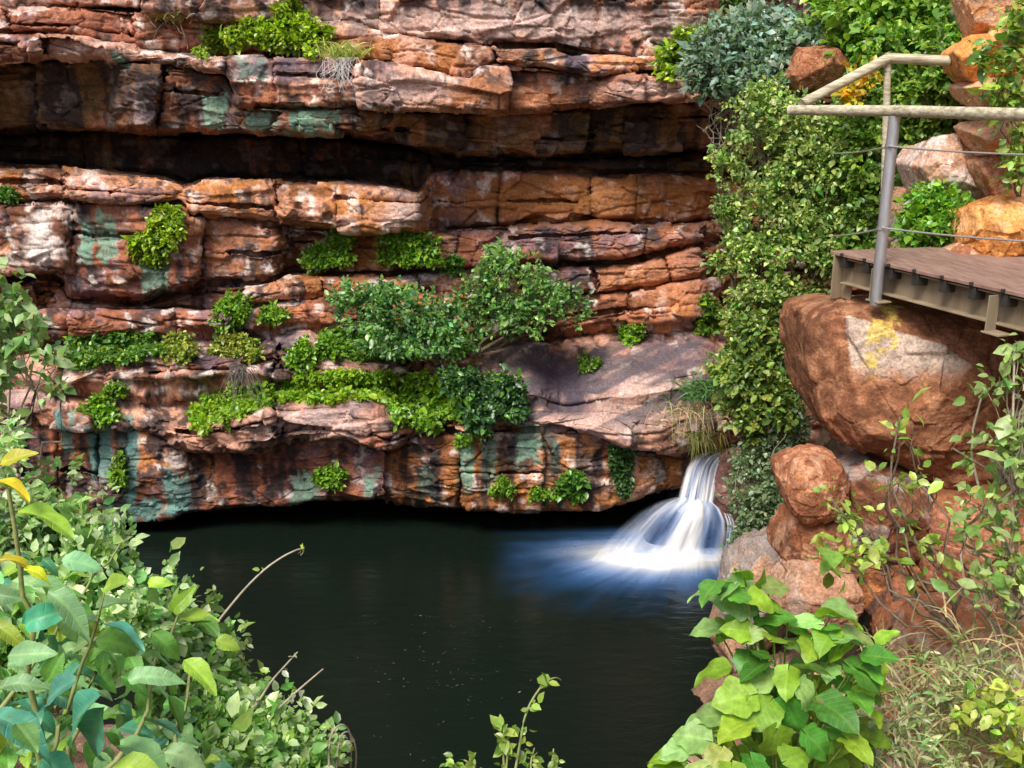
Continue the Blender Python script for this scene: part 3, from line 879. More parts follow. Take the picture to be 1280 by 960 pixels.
rocks = [
    ('boulder', 'huge cracked brown boulder with a pale yellow-lichened facet under the walkway', [(998, 446), (1004, 408), (1030, 378), (1075, 366), (1130, 365), (1200, 378), (1300, 394), (1350, 420), (1350, 545), (1300, 602), (1230, 612), (1160, 598), (1085, 572), (1034, 548), (1006, 500)], 7.85, 1.0, 21, ([.17, .068, .032], [.27, .11, .052], [.36, .18, .095]), dict(nth=420, nph=280, fa=.030, sharp=80, paintf=lichen, ck=.02, fs=1.0, chips=3, planes=[((-.36, -.9, .22), .70), ((-.82, -.55, .05), .85), ((.08, -.98, -.12), .68), ((-.1, -.62, -.78), .80), ((.62, -.76, .1), .95)])),
    ('rock', 'rounded orange-red knob of rock just below the big boulder', [(972, 604), (982, 576), (1012, 562), (1046, 570), (1062, 606), (1052, 646), (1016, 656), (986, 640)], 7.35, .32, 22, (RD, [.46, .2, .1], PK), dict(sharp=13, chips=4, fa=.045)),
    ('rock', 'grey-brown upright block wedged beneath the big boulder', [(1052, 590), (1085, 578), (1130, 588), (1156, 606), (1156, 650), (1128, 694), (1074, 694), (1050, 646)], 7.55, .36, 23, (BR, GY_, RD), dict(chips=7)),
    ('rock', 'red stone column under the rounded orange knob', [(986, 634), (1030, 640), (1062, 668), (1064, 716), (1010, 730), (974, 694)], 7.4, .3, 24, (RD, BR, PK), dict(chips=5)),
    ('rock', 'angular red slab leaning right of the grey-brown block', [(1164, 618), (1236, 608), (1252, 650), (1200, 724), (1152, 734), (1146, 690)], 7.35, .34, 25, (RD, [.42, .18, .1], BR), dict(chips=8)),
    ('rock', 'pale tan slab with a fluted face behind the heart-leaved plant', [(968, 748), (994, 704), (1058, 700), (1080, 738), (1050, 782), (984, 786)], 7.2, .3, 26, ([.38, .2, .12], PK, GY_), dict(chips=6)),
    ('rock', 'weathered grey rock at the water edge beside the foam', [(898, 800), (912, 724), (956, 668), (988, 684), (992, 760), (960, 810), (915, 840)], 8.3, .35, 27, (GY_, PK, DKR), dict(chips=6)),
    ('rock', 'small dark red wedge of rock amid leaves at lower right', [(1092, 782), (1118, 752), (1156, 742), (1182, 764), (1158, 806), (1126, 840), (1098, 820)], 6.9, .28, 28, (DKR, RD, BR), dict(chips=7)),
    ('rock', 'bright orange block in the gap between the red column and red slab', [(1058, 690), (1100, 680), (1140, 690), (1150, 730), (1110, 756), (1070, 744)], 7.5, .25, 29, ([.5, .2, .07], RD, DKR), dict(chips=6)),
    ('rock', 'broad pinkish rock under dry grass in the bottom right corner', [(1130, 900), (1160, 820), (1220, 784), (1330, 770), (1360, 1000), (1120, 1010)], 5.6, .6, 30, (RD, PK, GY_), dict(nth=220, nph=130)),
    ('rock', 'rusty rock face half hidden by twigs at the right edge', [(1190, 640), (1240, 600), (1340, 610), (1350, 790), (1230, 790), (1180, 740)], 7.3, .5, 31, (RD, [.4, .17, .09], PK), dict(nth=200, nph=120)),
    ('rock', 'pale pink boulder perched on the bank behind the railing', [(1138, 206), (1158, 174), (1196, 172), (1228, 186), (1230, 228), (1194, 250), (1148, 234)], 9.0, .5, 32, (PK, [.66, .5, .43], RD), dict(tint=1.2, chips=7)),
    ('rock', 'topmost orange rock of the stack in the upper right corner', [(1202, 4), (1214, -30), (1310, -40), (1320, 36), (1250, 50), (1212, 36)], 8.6, .4, 33, (PK, [.62, .36, .22], OR), dict(tint=1.2, chips=6)),
    ('rock', 'jutting orange rock at the end of the upper log rail', [(1184, 66), (1200, 48), (1250, 46), (1320, 44), (1320, 106), (1220, 108), (1194, 92)], 8.5, .42, 34, (OR, [.5, .24, .1], PK), dict(tint=1.2, chips=7)),
    ('rock', 'flat tan rock just above the level log handrail', [(1204, 110), (1230, 96), (1320, 100), (1320, 142), (1218, 138)], 8.4, .4, 35, (PK, [.55, .3, .18], OR), dict(tint=1.2, chips=5)),
    ('rock', 'rounded tan rock just below the level log handrail', [(1210, 166), (1236, 148), (1320, 146), (1320, 194), (1226, 192)], 8.4, .42, 36, ([.5, .27, .15], PK, RD), dict(tint=1.2, chips=5)),
    ('rock', 'shadowed brown rock in the middle of the right-hand stack', [(1216, 204), (1240, 190), (1320, 190), (1320, 256), (1232, 252)], 8.5, .4, 37, ([.4, .2, .11], RD, PK), dict(tint=1.2, chips=6)),
    ('rock', 'vivid orange fractured rock standing on the far edge of the deck', [(1206, 300), (1214, 258), (1250, 246), (1330, 250), (1330, 340), (1208, 336)], 8.0, .4, 38, (OR, [.62, .3, .1], PK), dict(tint=1.2, chips=8, fa=.05)),
    ('rock', 'low pinkish rubble stone beside the vivid orange rock', [(1184, 318), (1206, 304), (1230, 312), (1236, 336), (1186, 336)], 8.0, .22, 39, (PK, RD, OR), dict(tint=1.2, chips=5)),
    ('rock', 'weathered tan stone between the pale boulder and the post', [(1100, 270), (1116, 232), (1146, 236), (1152, 290), (1130, 322), (1100, 316)], 9.4, .3, 40, (PK, GY_, RD), dict(chips=6)),
    ('rock', 'dark reddish wet rock right of the upper waterfall', [(886, 600), (900, 574), (940, 570), (950, 640), (920, 664), (898, 640)], 12.3, .4, 41, ([.12, .06, .05], [.3, .15, .13], DKR), dict(chips=6)),
    ('rock', 'wet black rock hump under the lower waterfall', [(798, 690), (808, 655), (838, 632), (885, 630), (912, 655), (915, 700), (860, 715)], 12.1, .42, 42, ([.03, .035, .05], [.05, .05, .07], [.02, .02, .025]), dict(sharp=6, chips=2)),
    ('rock', 'black wet rock wall behind the waterfall lip', [(845, 650), (850, 600), (866, 580), (912, 576), (925, 640), (900, 680)], 12.75, .45, 43, ([.03, .035, .045], [.06, .05, .06], [.02, .02, .025]), dict(chips=4)),
    ('rock', 'reddish rock shaded by the grey-blue shrub at the top', [(985, 90), (1002, 62), (1040, 60), (1056, 84), (1040, 112), (1000, 112)], 10.6, .3, 44, (RD, [.45, .2, .1], BR), dict(chips=6)),
]
for nm, lab, outl, Y, th, sd, cl, kw in rocks:
    o = rock_mesh(nm, outl, Y, th, sd, cl, **kw)
    tag(o, lab, 'rock', 'rocks of the right bank' if nm == 'rock' else None)


# ------------------------------------------------------------------ leaf engine
def T_small():
    v = np.array([[0, 0, 0], [-.3, .45, .08], [.3, .45, .08], [0, 1, -.06]], float)
    return v, [np.array([[0, 2, 1], [1, 2, 3]])]


def T_mid():
    v = np.array([[0, 0, 0], [-.27, .3, .06], [0, .3, -.02], [.27, .3, .06], [-.25, .65, .05], [0, .65, -.03], [.25, .65, .05], [0, 1, -.12]], float)
    return v, [np.array([[0, 2, 1], [0, 3, 2], [4, 5, 7], [5, 6, 7]]), np.array([[1, 2, 5, 4], [2, 3, 6, 5]])]


def T_big(heart=0.0, n=14, width=.36, wave=.03, seed=0, bend=.22):
    """wide leaf with a midrib fold, wavy rim and fine teeth; rows along the blade, 5 columns"""
    ys = np.linspace(0, 1, n)
    w = width * np.sin(pi * np.clip(ys, 0, 1) ** (.72 if not heart else .58)) ** .8
    w[0], w[-1] = .012, .004
    teeth = 1 + np.random.default_rng(seed).uniform(-.07, .07, n)
    v = []
    for i, y in enumerate(ys):
        for j, a in enumerate((-1, -.55, 0, .55, 1)):
            ww = w[i] * (teeth[i] if abs(a) == 1 else 1) * (1 + (.10 * cos(2 * pi * (y * 2.6 - .15)) * abs(a) if heart else 0))
            yy = y - heart * .28 * abs(a) ** 1.5 * (1 - y) ** 2
            z = .16 * abs(a) * w[i] / width * .6 + wave * sin(9 * y + seed + 2 * a) * abs(a) - bend * (y - .2) ** 2 * (y > .2)
            v.append((a * ww, yy, z))
    v = np.array(v)
    f = grid_faces(n, 5)
    return v, [f[:, ::-1]]


TS, TM = T_small(), T_mid()
TB = [T_big(0, seed=s, width=.27 + .02 * (s % 3), wave=.02 + .012 * s, bend=.15 + .22 * s) for s in range(5)]
TH = [T_big(1.0, seed=s, width=.52, wave=.03 + .01 * s, bend=.15 + .13 * s) for s in range(5)]




def leaves_geo(pos, axis_, nrm_, size, col, templ, wid=None):
    """instances of a leaf template as raw arrays: axis = blade direction, nrm = blade normal"""
    tv, tf = templ
    n, k = len(pos), len(tv)
    ax = norm(axis_)
    sd = norm(np.cross(ax, nrm_))
    up = np.cross(sd, ax)
    wid = np.ones(n) * (1.0 if wid is None else wid)
    v = pos[:, None] + size[:, None, None] * (tv[None, :, 0:1] * (sd * wid[:, None])[:, None] + tv[None, :, 1:2] * ax[:, None] + tv[None, :, 2:3] * up[:, None])
    fs = [(f[None] + (np.arange(n) * k)[:, None, None]).reshape(-1, f.shape[1]) for f in tf]
    cc = np.repeat(col, k, 0)
    uv = np.tile(tv[:, :2], (n, 1))
    return v.reshape(-1, 3), fs, cc, uv


def join_geo(geos):
    vs, fs, cs, us, off = [], [], [], [], 0
    for v, f, c_, u_ in geos:
        vs.append(v)
        cs.append(c_)
        us.append(u_)
        fs += [a + off for a in f]
        off += len(v)
    return np.concatenate(vs), fs, np.concatenate(cs), np.concatenate(us)


def tubes(name, lines, mat, parent, sides=5):
    """lines: list of (points (n,3), radius at start, radius at end)"""
    vs, fs, off = [], [], 0
    for pts, r0, r1 in lines:
        pts = np.asarray(pts, float)
        n = len(pts)
        tg = norm(np.gradient(pts, axis=0))
        ref = np.where(np.abs(tg[:, 2:3]) > .9, np.array([[1., 0, 0]]), np.array([[0, 0, 1.]]))
        a = norm(np.cross(tg, ref))
        b_ = np.cross(tg, a)
        r = np.linspace(r0, r1, n)
        an = np.arange(sides) * 2 * pi / sides
        v = pts[:, None] + r[:, None, None] * (a[:, None] * np.cos(an)[None, :, None] + b_[:, None] * np.sin(an)[None, :, None])
        vs.append(v.reshape(-1, 3))
        fs.append(grid_faces(n, sides, True) + off)
        off += n * sides
    return mesh_np(name, np.concatenate(vs), fs, mat, parent)


def wiggle(a, b, n=8, amp=.08, sag=0.0):
    a, b = np.asarray(a, float), np.asarray(b, float)
    t = np.linspace(0, 1, n)[:, None]
    L_ = np.linalg.norm(b - a)
    w = rng.normal(size=(n, 3)) * amp * L_ * np.sin(pi * t) * .4
    w = w + np.sin(t * pi) * rng.normal(size=3) * amp * L_
    w[:, 2] -= sag * L_ * np.sin(pi * t[:, 0])
    return a + (b - a) * t + w


def leaf_cols(n, base, var=.25, alt=None, palt=.0, clump=None):
    base = np.array(base, float)
    c_ = np.tile(base, (n, 1))
    k = np.exp(rng.normal(size=n) * var)
    c_ *= k[:, None]
    c_[:, 0] *= np.exp(rng.normal(size=n) * var * .6)
    if base[1] > base[0]:
        c_[:, 0] = np.minimum(c_[:, 0], c_[:, 1] * .98)
    if alt is not None and palt > 0:
        m_ = rng.random(n) < palt
        c_[m_] = np.array(alt) * np.exp(rng.normal(size=m_.sum()) * var * .6)[:, None]
    if clump is not None:
        c_ *= clump[:, None]
    return np.clip(c_, .004, .8)


def inpoly(u, v, poly):
    poly = np.array(poly, float)
    ins = np.zeros(len(u), bool)
    j = len(poly) - 1
    for i in range(len(poly)):
        (x1, y1), (x2, y2) = poly[i], poly[j]
        cr = ((y1 > v) != (y2 > v)) & (u < (x2 - x1) * (v - y1) / (y2 - y1 + 1e-9) + x1)
        ins ^= cr
        j = i
    return ins


def twig_leaves(p0, d, ln, k, size, base, var=.25, alt=None, palt=0, droop=.2, templ=TM, clump=None, up=.45, wid=None):
    """k leaves along each of the twigs starting at p0 with direction d and length ln"""
    n = len(p0)
    t = (np.tile(np.linspace(.15, 1, k), (n, 1)) + rng.normal(size=(n, k)) * .06)
    pos = p0[:, None] + d[:, None] * (ln[:, None] * t)[..., None]
    ax = d[:, None] * .7 + rng.normal(size=(n, k, 3)) * .75
    ax[..., 2] -= droop
    nm = rng.normal(size=(n, k, 3)) * .45 + np.array([0, -.35, 1.0]) * up * 1.8
    sz = size * np.exp(rng.normal(size=(n, k)) * .36)
    cl = None if clump is None else np.repeat(clump, k)
    cc = leaf_cols(n * k, base, var, alt, palt, cl)
    return leaves_geo(pos.reshape(-1, 3), ax.reshape(-1, 3), nm.reshape(-1, 3), sz.ravel(), cc, templ, wid)


def blob_points(blobs, n, fill=.45, gap=0.0, freq=3.0, seed=0):
    """points in ellipsoids given as (u, v, Y, ru px, rv px, rdepth m), kept off random gaps; returns points and outward directions"""
    w = np.array([b[3] * b[4] for b in blobs], float)
    cnt = np.maximum((n * w / w.sum()).astype(int), 1)
    ps, ds = [], []
    for (u, v, Y, ru, rv, rd), k in zip(blobs, cnt):
        k2 = int(k * 2.2) + 4
        d = norm(rng.normal(size=(k2, 3)))
        d[:, 1] = np.where(rng.random(k2) < .6, -np.abs(d[:, 1]), d[:, 1])
        r = rng.random(k2) ** fill * (1 + .45 * fbm(d * 2.2 + u * .37 + v * .11 + seed, 3))
        s = Y / F
        c0 = W(u, v, Y)
        p = c0 + d * r[:, None] * np.array([ru * s, rd, rv * s])
        g = fbm(p * freq + seed, 3)
        g = g + .5 * fbm(p * freq * 2.3 + seed + 9, 2)
        keep = g > gap - .16
        p, d = p[keep][:k], d[keep][:k]
        ps.append(p)
        ds.append(d)
    return np.concatenate(ps), np.concatenate(ds)


YG, YG2, MG, DG, BG, GG = [.27, .40, .02], [.17, .33, .02], [.09, .22, .028], [.045, .12, .028], [.05, .15, .06], [.13, .20, .12]
GRP_MAT = 'small plants growing on the cliff ledges'


def mat_plant(label, polys, base=YG, dens=.16, size=.05, thick=.13, name='ledge_plant', cat='plant', alt=DG, palt=.12, fern=False, templ=TM, hang=0.0, group=GRP_MAT, fwd=0.0):
    """leafy mat hugging the rock inside a photo polygon"""
    if not isinstance(polys[0][0], (tuple, list)):
        polys = [polys]
    us, vs = [], []
    big = sum(np.ptp(np.array(q_)[:, 0]) * np.ptp(np.array(q_)[:, 1]) for q_ in polys) > 3000
    for poly in polys:
        a = np.array(poly, float)
        lo, hi = a.min(0), a.max(0)
        n = int((hi[0] - lo[0]) * (hi[1] - lo[1]) * dens) + 12
        u, v = rng.uniform(lo[0], hi[0], n), rng.uniform(lo[1], hi[1], n)
        nn = fbm(np.stack([u / 9, v / 9, 0 * u + lo[0]], -1), 2)
        n3 = fbm(np.stack([u / 14, v / 14, 0 * u + hi[0]], -1), 2)
        k = inpoly(u + (11 if big else 5) * nn, v + (9 if big else 4) * n3, poly) & (nn + .5 * n3 > (-.16 if big else -9))
        us.append(u[k])
        vs.append(v[k])
    u, v = np.concatenate(us), np.concatenate(vs)
    Y = depth(u, v)
    Ymed = np.median(Y)
    Y = np.clip(Y, Ymed - (.5 if big else .1), Ymed + (.45 if big else .1)) - fwd
    p = W(u, v, Y)
    h = rng.random(len(u)) ** .8 * thick
    out_ = np.array([0, -.8, .45])
    p0 = p + out_ * h[:, None] + rng.normal(size=p.shape) * .012
    clump = np.exp(.45 * fbm(p0 * 5, 2)) * (.7 + .5 * h / thick)
    clump = np.clip(clump, .5, 1.6)
    d = norm(rng.normal(size=p.shape) + np.array([0, -.8, .7 - 2 * hang]))
    ln = np.full(len(u), size * .9)
    g = twig_leaves(p0, d, ln, 4, size, base, .22, alt, palt, .25 + hang, templ, np.exp(.35 * fbm(p0 * 5, 2)))
    root = p[np.argmax(v)]
    t = mesh_np(name, g[0] - root, g[1], M_LEAF, col=g[2])
    t.location = tuple(root)
    return tag(t, label, cat, group)


def ell(u0, u1, v0, v1, n=14):
    a = np.arange(n) * 2 * pi / n
    k = 1 + .18 * np.sin(3 * a + u0)
    return [((u0 + u1) / 2 + (u1 - u0) / 2 * k[i] * cos(a[i]), (v0 + v1) / 2 + (v1 - v0) / 2 * k[i] * sin(a[i])) for i in range(n)]


mat_plant('long yellow-green leafy mat on the highest ledge of the cliff', [(246, 66), (280, 46), (320, 36), (345, 30), (356, 10), (378, 12), (392, 30), (420, 46), (400, 70), (340, 66), (300, 62), (262, 74)], YG, .5, .05, .16)
mat_plant('yellow-green tuft clinging to the cliff beside copper-green stains', [(168, 305), (196, 290), (205, 268), (228, 262), (232, 280), (222, 310), (208, 336), (180, 334), (166, 322)], YG, .45, .05)
mat_plant('bright green cushion on the ledge above the big shrubs', [(474, 318), (484, 300), (520, 294), (546, 302), (556, 322), (556, 336), (500, 337), (478, 332)], YG2, .45, .05, fwd=.3)
mat_plant('low bright green plant left of the bright cushion', ell(378, 438, 312, 338), YG2, .45, .045, fwd=.28)
mat_plant('smaller bright green sprout just above the low plant left of the cushion', ell(412, 446, 294, 314), YG2, .45, .045, fwd=.28)
mat_plant('small dark green fringe hanging in the crack left of the tall shrub', [ell(552, 580, 322, 345)], MG, .4, .045)
mat_plant('small leafy clump above the pale lower slab at left', [(268, 410), (272, 386), (292, 372), (316, 374), (312, 394), (304, 412), (284, 416)], YG2, .4, .045)
mat_plant('round little plant right of the leafy clump on the slab', [ell(328, 357, 384, 406)], YG2, .45, .045)
mat_plant('deep green mat on the left end of the lower terrace', [(80, 440), (100, 428), (150, 422), (200, 418), (206, 440), (196, 452), (150, 452), (110, 462), (84, 460)], MG, .5, .05, alt=YG)
mat_plant('yellow-olive clump next to the deep green terrace mat', [(204, 440), (214, 420), (236, 420), (248, 440), (240, 456), (210, 456)], [.28, .33, .05], .45, .045)
mat_plant('yellow-olive spiky clump with dark roots trailing below it', [(266, 452), (276, 426), (300, 420), (322, 432), (328, 448), (310, 460), (280, 462)], [.28, .33, .05], .45, .05)
mat_plant('upright light green plant at the end of the terrace slab', [(362, 456), (372, 430), (384, 424), (394, 440), (396, 462), (374, 468)], YG2, .45, .045)
mat_plant('long bright green mat along the lower ledge beneath the shrubs', [(300, 500), (318, 484), (380, 476), (430, 468), (520, 472), (600, 476), (640, 482), (648, 498), (600, 510), (520, 504), (440, 502), (360, 504), (316, 512)], YG2, .55, .05, .16, alt=YG, palt=.35)
mat_plant('bright green mat spilling over the left end of the lower ledge', [(240, 520), (262, 502), (292, 486), (318, 490), (320, 514), (296, 528), (270, 528), (262, 548), (248, 540)], YG2, .5, .05, alt=YG, palt=.4)
mat_plant('bright green drape of leaves hanging below the lower ledge mat', [(484, 504), (520, 496), (586, 500), (584, 520), (560, 526), (540, 546), (516, 538), (498, 526)], YG2, .55, .05, .16)
mat_plant('leaf cushion on the stained lower wall at left', [ell(106, 150, 500, 532)], YG2, .5, .045)
mat_plant('tiny leafy patch just above the leaf cushion at left', [ell(132, 162, 484, 498)], YG2, .45, .04)
mat_plant('bright fern-like tuft in the middle of the orange undercut wall', [ell(394, 432, 586, 612)], YG2, .5, .045)
mat_plant('thin creeping plant between teal streaks on the lower wall', [ell(144, 160, 570, 612)], YG2, .35, .04)
mat_plant('mid-green herb bed around the foot of the two shrubs', [(400, 436), (430, 416), (500, 412), (560, 420), (610, 430), (600, 446), (520, 452), (440, 448), (404, 446)], YG2, .5, .055, .2, alt=MG, palt=.4)
mat_plant('small green plant at the foot of the red wall', [ell(776, 804, 408, 432)], YG2, .45, .05)
mat_plant('small green plant at the top of the water-worn chute', [ell(724, 750, 448, 466)], YG2, .4, .045)
mat_plant('mixed green and yellow plant by the creeper at the red wall foot', [ell(868, 902, 376, 418)], MG, .5, .055, alt=YG, palt=.35)
mat_plant('leafy sprig low on the wall by the dark stain', [ell(702, 728, 596, 624)], MG, .5, .06)
mat_plant('tiny flat plant just above the undercut left of the leafy sprig', ell(660, 700, 612, 626), YG2, .4, .04)
mat_plant('tiny upright plant beside the copper-green streaks of the undercut wall', ell(616, 642, 598, 622), YG2, .4, .04)
mat_plant('tiny bright plant at the top of the copper-green streaks', ell(568, 592, 545, 560), YG2, .4, .04)
mat_plant('little plant low on the wall at the far left', [ell(0, 20, 240, 256)], MG, .5, .05)
mat_plant('scattered leaves hanging on the dark rock left of the waterfall', [ell(764, 792, 545, 620)], DG, .25, .045)
mat_plant('bright yellow-green shoots on the upper right shoulder of the cliff', [(812, 96), (836, 60), (862, 44), (896, 50), (890, 84), (862, 100), (826, 104)], YG, .5, .06, .2)


def shrub(label, blobs, root, n=700, size=.06, base=DG, alt=MG, palt=.25, k=5, gap=0.0, trunk=.03, name='shrub', cat='shrub', group=None, leafm=M_LEAF, templ=TM, nb=16, freq=3, droop=.2, stemm=M_STEM, fill=.45, var=.28, wid=None):
    p, d = blob_points(blobs, n, fill=fill, gap=gap, freq=freq, seed=len(label))
    dd = norm(d + rng.normal(size=d.shape) * .5 + np.array([0, -.2, .45]))
    cl = np.exp(.5 * fbm(p * 2.5 + 3, 3))
    g = twig_leaves(p - dd * size, dd, np.full(len(p), size * 2.2), k, size, base, var, alt, palt, droop, templ, cl, wid=wid)
    root = np.asarray(root, float)
    t = thing(name, root, label, cat, group)
    mesh_np('foliage', g[0], g[1], leafm, t, col=g[2])
    lines = []
    cen = [W(b[0], b[1], b[2]) for b in blobs]
    for i, c0 in enumerate(cen):
        lines.append((wiggle(root, c0, 8, .10), trunk, trunk * .45))
    for i in rng.choice(len(p), min(nb, len(p)), replace=False):
        j = int(np.argmin([np.linalg.norm(p[i] - c0) for c0 in cen]))
        lines.append((wiggle(cen[j] * .75 + root * .25, p[i], 6, .12), trunk * .4, trunk * .12))
    tubes('branches', lines, stemm, t, 5)
    return t


# the two shrubs in the middle of the cliff and the dark one under them
shrub('wide dark blue-green shrub on the terrace, the lower of two', [(470, 392, 12.3, 48, 32, .35), (436, 372, 12.4, 24, 22, .25), (530, 395, 12.3, 48, 32, .35), (500, 425, 12.2, 62, 20, .35), (560, 418, 12.2, 36, 24, .3), (490, 368, 12.4, 30, 18, .25)], W(548, 452, 12.35), n=1150, size=.054, base=[.075, .19, .06], alt=[.17, .32, .07], palt=.4, trunk=.028, var=.42, nb=40, group='shrubs in the middle of the cliff', gap=.12)
shrub('taller feathery green shrub on the terrace reaching up the red wall', [(640, 340, 12.5, 42, 30, .35), (600, 372, 12.4, 34, 34, .3), (672, 372, 12.4, 46, 28, .35), (712, 384, 12.4, 24, 24, .25), (640, 400, 12.3, 50, 24, .3), (622, 318, 12.6, 20, 14, .2)], W(590, 446, 12.35), n=1100, size=.052, base=[.085, .20, .055], alt=[.20, .35, .07], palt=.45, trunk=.028, group='shrubs in the middle of the cliff', gap=.14, var=.42, nb=60)
shrub('dark drooping shrub at the edge of the lower ledge', [(612, 486, 12.0, 42, 24, .25), (580, 472, 12.0, 30, 20, .25), (640, 500, 11.9, 22, 24, .2), (600, 520, 11.8, 24, 20, .2)], W(590, 470, 12.2), n=900, size=.058, base=[.035, .10, .032], alt=MG, palt=.3, trunk=.02, group='shrubs in the middle of the cliff', droop=.5)


# ------------------------------------------------------------------ grasses
def grass(name, label, cat, root, n, ln, spread, base, mat=M_LEAF, lean=(0, -.3, 0), droop=.8, w=.008, alt=None, palt=0, group=None, part='blades', rootr=.05, segs=6):
    root = np.asarray(root, float)
    vs, fs, cs, off = [], [], [], 0
    for i in range(n):
        a = rng.uniform(0, 2 * pi)
        d = np.array([cos(a) * spread, sin(a) * spread * .8, 1.0]) + np.array(lean) + rng.normal(size=3) * .12
        d /= np.linalg.norm(d)
        L_ = ln * rng.uniform(.5, 1.1)
        t = np.linspace(0, 1, segs)[:, None]
        p = root + rng.normal(size=3) * rootr * np.array([1, .6, .3]) + d * L_ * t + np.array([0, 0, -1]) * droop * L_ * t ** 2.2
        s = norm(np.cross(d, np.array([0.2, -1, .3]) + rng.normal(size=3) * .4))
        ww = w * (1 - t ** 1.6) + .0008
        v = np.stack([p - s * ww, p + s * ww], 1).reshape(-1, 3)
        f = grid_faces(segs, 2) + off
        off += len(v)
        vs.append(v)
        fs.append(f)
        cs.append(np.repeat(leaf_cols(1, alt if (alt is not None and rng.random() < palt) else base, .2), len(v), 0))
    t_ = thing(name, root, label, cat, group)
    mesh_np(part, np.concatenate(vs), fs, mat, t_, col=np.concatenate(cs))
    return t_


g0 = grass('grass_tuft', 'pale yellow grass tuft with white roots on the highest ledge', 'grass tuft', W(428, 70, 12.35), 170, .42, .75, [.36, .42, .10], lean=(.1, -.4, 0), droop=.6, w=.006, rootr=.12)
rt = W(428, 72, 12.3)
tubes('roots', [(wiggle(rt + np.array([rng.uniform(-.22, .2), -.05, 0]), rt + np.array([rng.uniform(-.28, .22), -.15, -rng.uniform(.15, .4)]), 6, .1), .004, .002) for _ in range(46)], mat_simple('pale_root', (.5, .46, .44), (.7, .67, .64), (20, 20, 20), rough=.8), g0, 4)
g0 = grass('grass_tuft', 'thin dry grass tuft on the top left edge of the cliff', 'grass tuft', W(215, 24, 12.8), 90, .3, .9, [.33, .32, .12], lean=(.0, -.3, 0), droop=.5, w=.005, rootr=.12)
tubes('roots', [(wiggle(W(225, 28, 12.75), W(234, 62, 12.6), 8, .15), .008, .004), (wiggle(W(205, 28, 12.75), W(190, 56, 12.6), 8, .15), .006, .003), (wiggle(W(215, 28, 12.75), W(228, 48, 12.6), 8, .15), .006, .003)], M_STEM, g0, 4)
g0 = grass('strappy_plant', 'clump of long strap leaves at the right edge of the chute', 'plant', W(885, 494, 11.7), 150, .62, .75, [.07, .20, .06], lean=(-.1, -.3, 0), droop=.75, w=.013, alt=[.2, .3, .1], palt=.3, rootr=.16)
g0 = grass('grass_tuft', 'straw-coloured dry grass hanging beside the top of the waterfall', 'grass tuft', W(858, 512, 11.75), 110, .42, .7, [.40, .33, .18], M_STRAW, (0, -.5, -.4), 1.25, .007, [.2, .24, .07], .3, rootr=.18)
g0 = grass('grass_tuft', 'olive grass trailing over the rock left of the waterfall lip', 'grass tuft', W(872, 545, 11.9), 120, .42, .5, [.19, .22, .05], M_STRAW, (0, -.4, -.3), 1.2, .007, [.40, .33, .18], .3, rootr=.1)
g0 = grass('root_tangle', 'dark matted roots under the yellow-olive spiky clump', 'roots', W(300, 458, 12.0), 60, .34, .35, [.12, .10, .09], M_STRAW, (0, -.3, -1.2), .9, .005, part='root_strands', rootr=.07)
# dead roots at the upper right shoulder
rt = thing('dead_roots', W(930, 110, 11.6), 'tangle of bare grey roots under the grey-blue shrub', 'roots')
tubes('root_strands', [(wiggle(W(rng.uniform(900, 985), rng.uniform(84, 120), 11.7), W(rng.uniform(875, 950), rng.uniform(125, 205), 11.4), 10, .16), .012, .004) for _ in range(60)], M_DRYSTEM, rt, 5)

# ------------------------------------------------------------------ upper right greenery
shrub('feathery grey-blue shrub draped over the upper right ledge', [(900, 66, 11.5, 42, 34, .5), (960, 50, 11.5, 56, 30, .6), (1010, 60, 11.3, 40, 26, .5), (940, 90, 11.3, 60, 24, .5), (1000, 100, 11.1, 44, 22, .4), (880, 96, 11.4, 22, 20, .3), (1030, 40, 11.6, 28, 20, .4), (940, 30, 11.8, 30, 16, .4)], W(950, 110, 11.9), n=3600, size=.065, base=[.22, .32, .25], alt=[.15, .25, .13], palt=.3, k=5, templ=TS, gap=-.02, trunk=.03, wid=None)
shrub('leafy tree with fresh green crown at the top behind the railing', [(1080, 20, 11.0, 60, 40, .9), (1150, 10, 10.6, 60, 44, .8), (1110, 60, 10.6, 70, 30, .8), (1180, 50, 10.0, 40, 30, .5), (1060, -30, 11.4, 60, 34, .8), (1180, -40, 11, 70, 40, .8), (1070, 80, 10.8, 40, 20, .5)], W(1165, 200, 10.9), n=3600, size=.075, base=[.12, .25, .035], alt=[.26, .40, .05], palt=.35, k=5, gap=.0, trunk=.05, name='tree', cat='tree', nb=40)
shrub('small pale green bush on the rock in the top middle', [(890, 2, 13.6, 34, 14, .4), (915, -6, 13.6, 26, 14, .4)], W(895, 25, 13.9), n=420, size=.07, base=[.2, .3, .1], alt=MG, palt=.3)
CRE = [(1000, 150, 10.4, 62, 34, .6), (960, 190, 10.4, 50, 40, .6), (1030, 200, 10.2, 64, 46, .6), (950, 240, 10.3, 44, 44, .5), (1000, 262, 10.2, 66, 46, .6), (940, 300, 10.2, 32, 36, .45), (985, 320, 10.1, 60, 42, .55), (1030, 310, 10.0, 36, 46, .5),
       (960, 365, 10.0, 46, 40, .5), (1005, 372, 9.9, 36, 40, .45), (955, 420, 9.9, 42, 36, .5), (985, 452, 9.8, 26, 32, .4), (935, 455, 9.9, 34, 34, .4), (950, 130, 10.6, 40, 26, .4), (905, 205, 10.3, 20, 16, .25), (912, 262, 10.3, 24, 18, .25), (902, 330, 10.2, 18, 14, .2), (915, 395, 10.0, 22, 18, .25)]
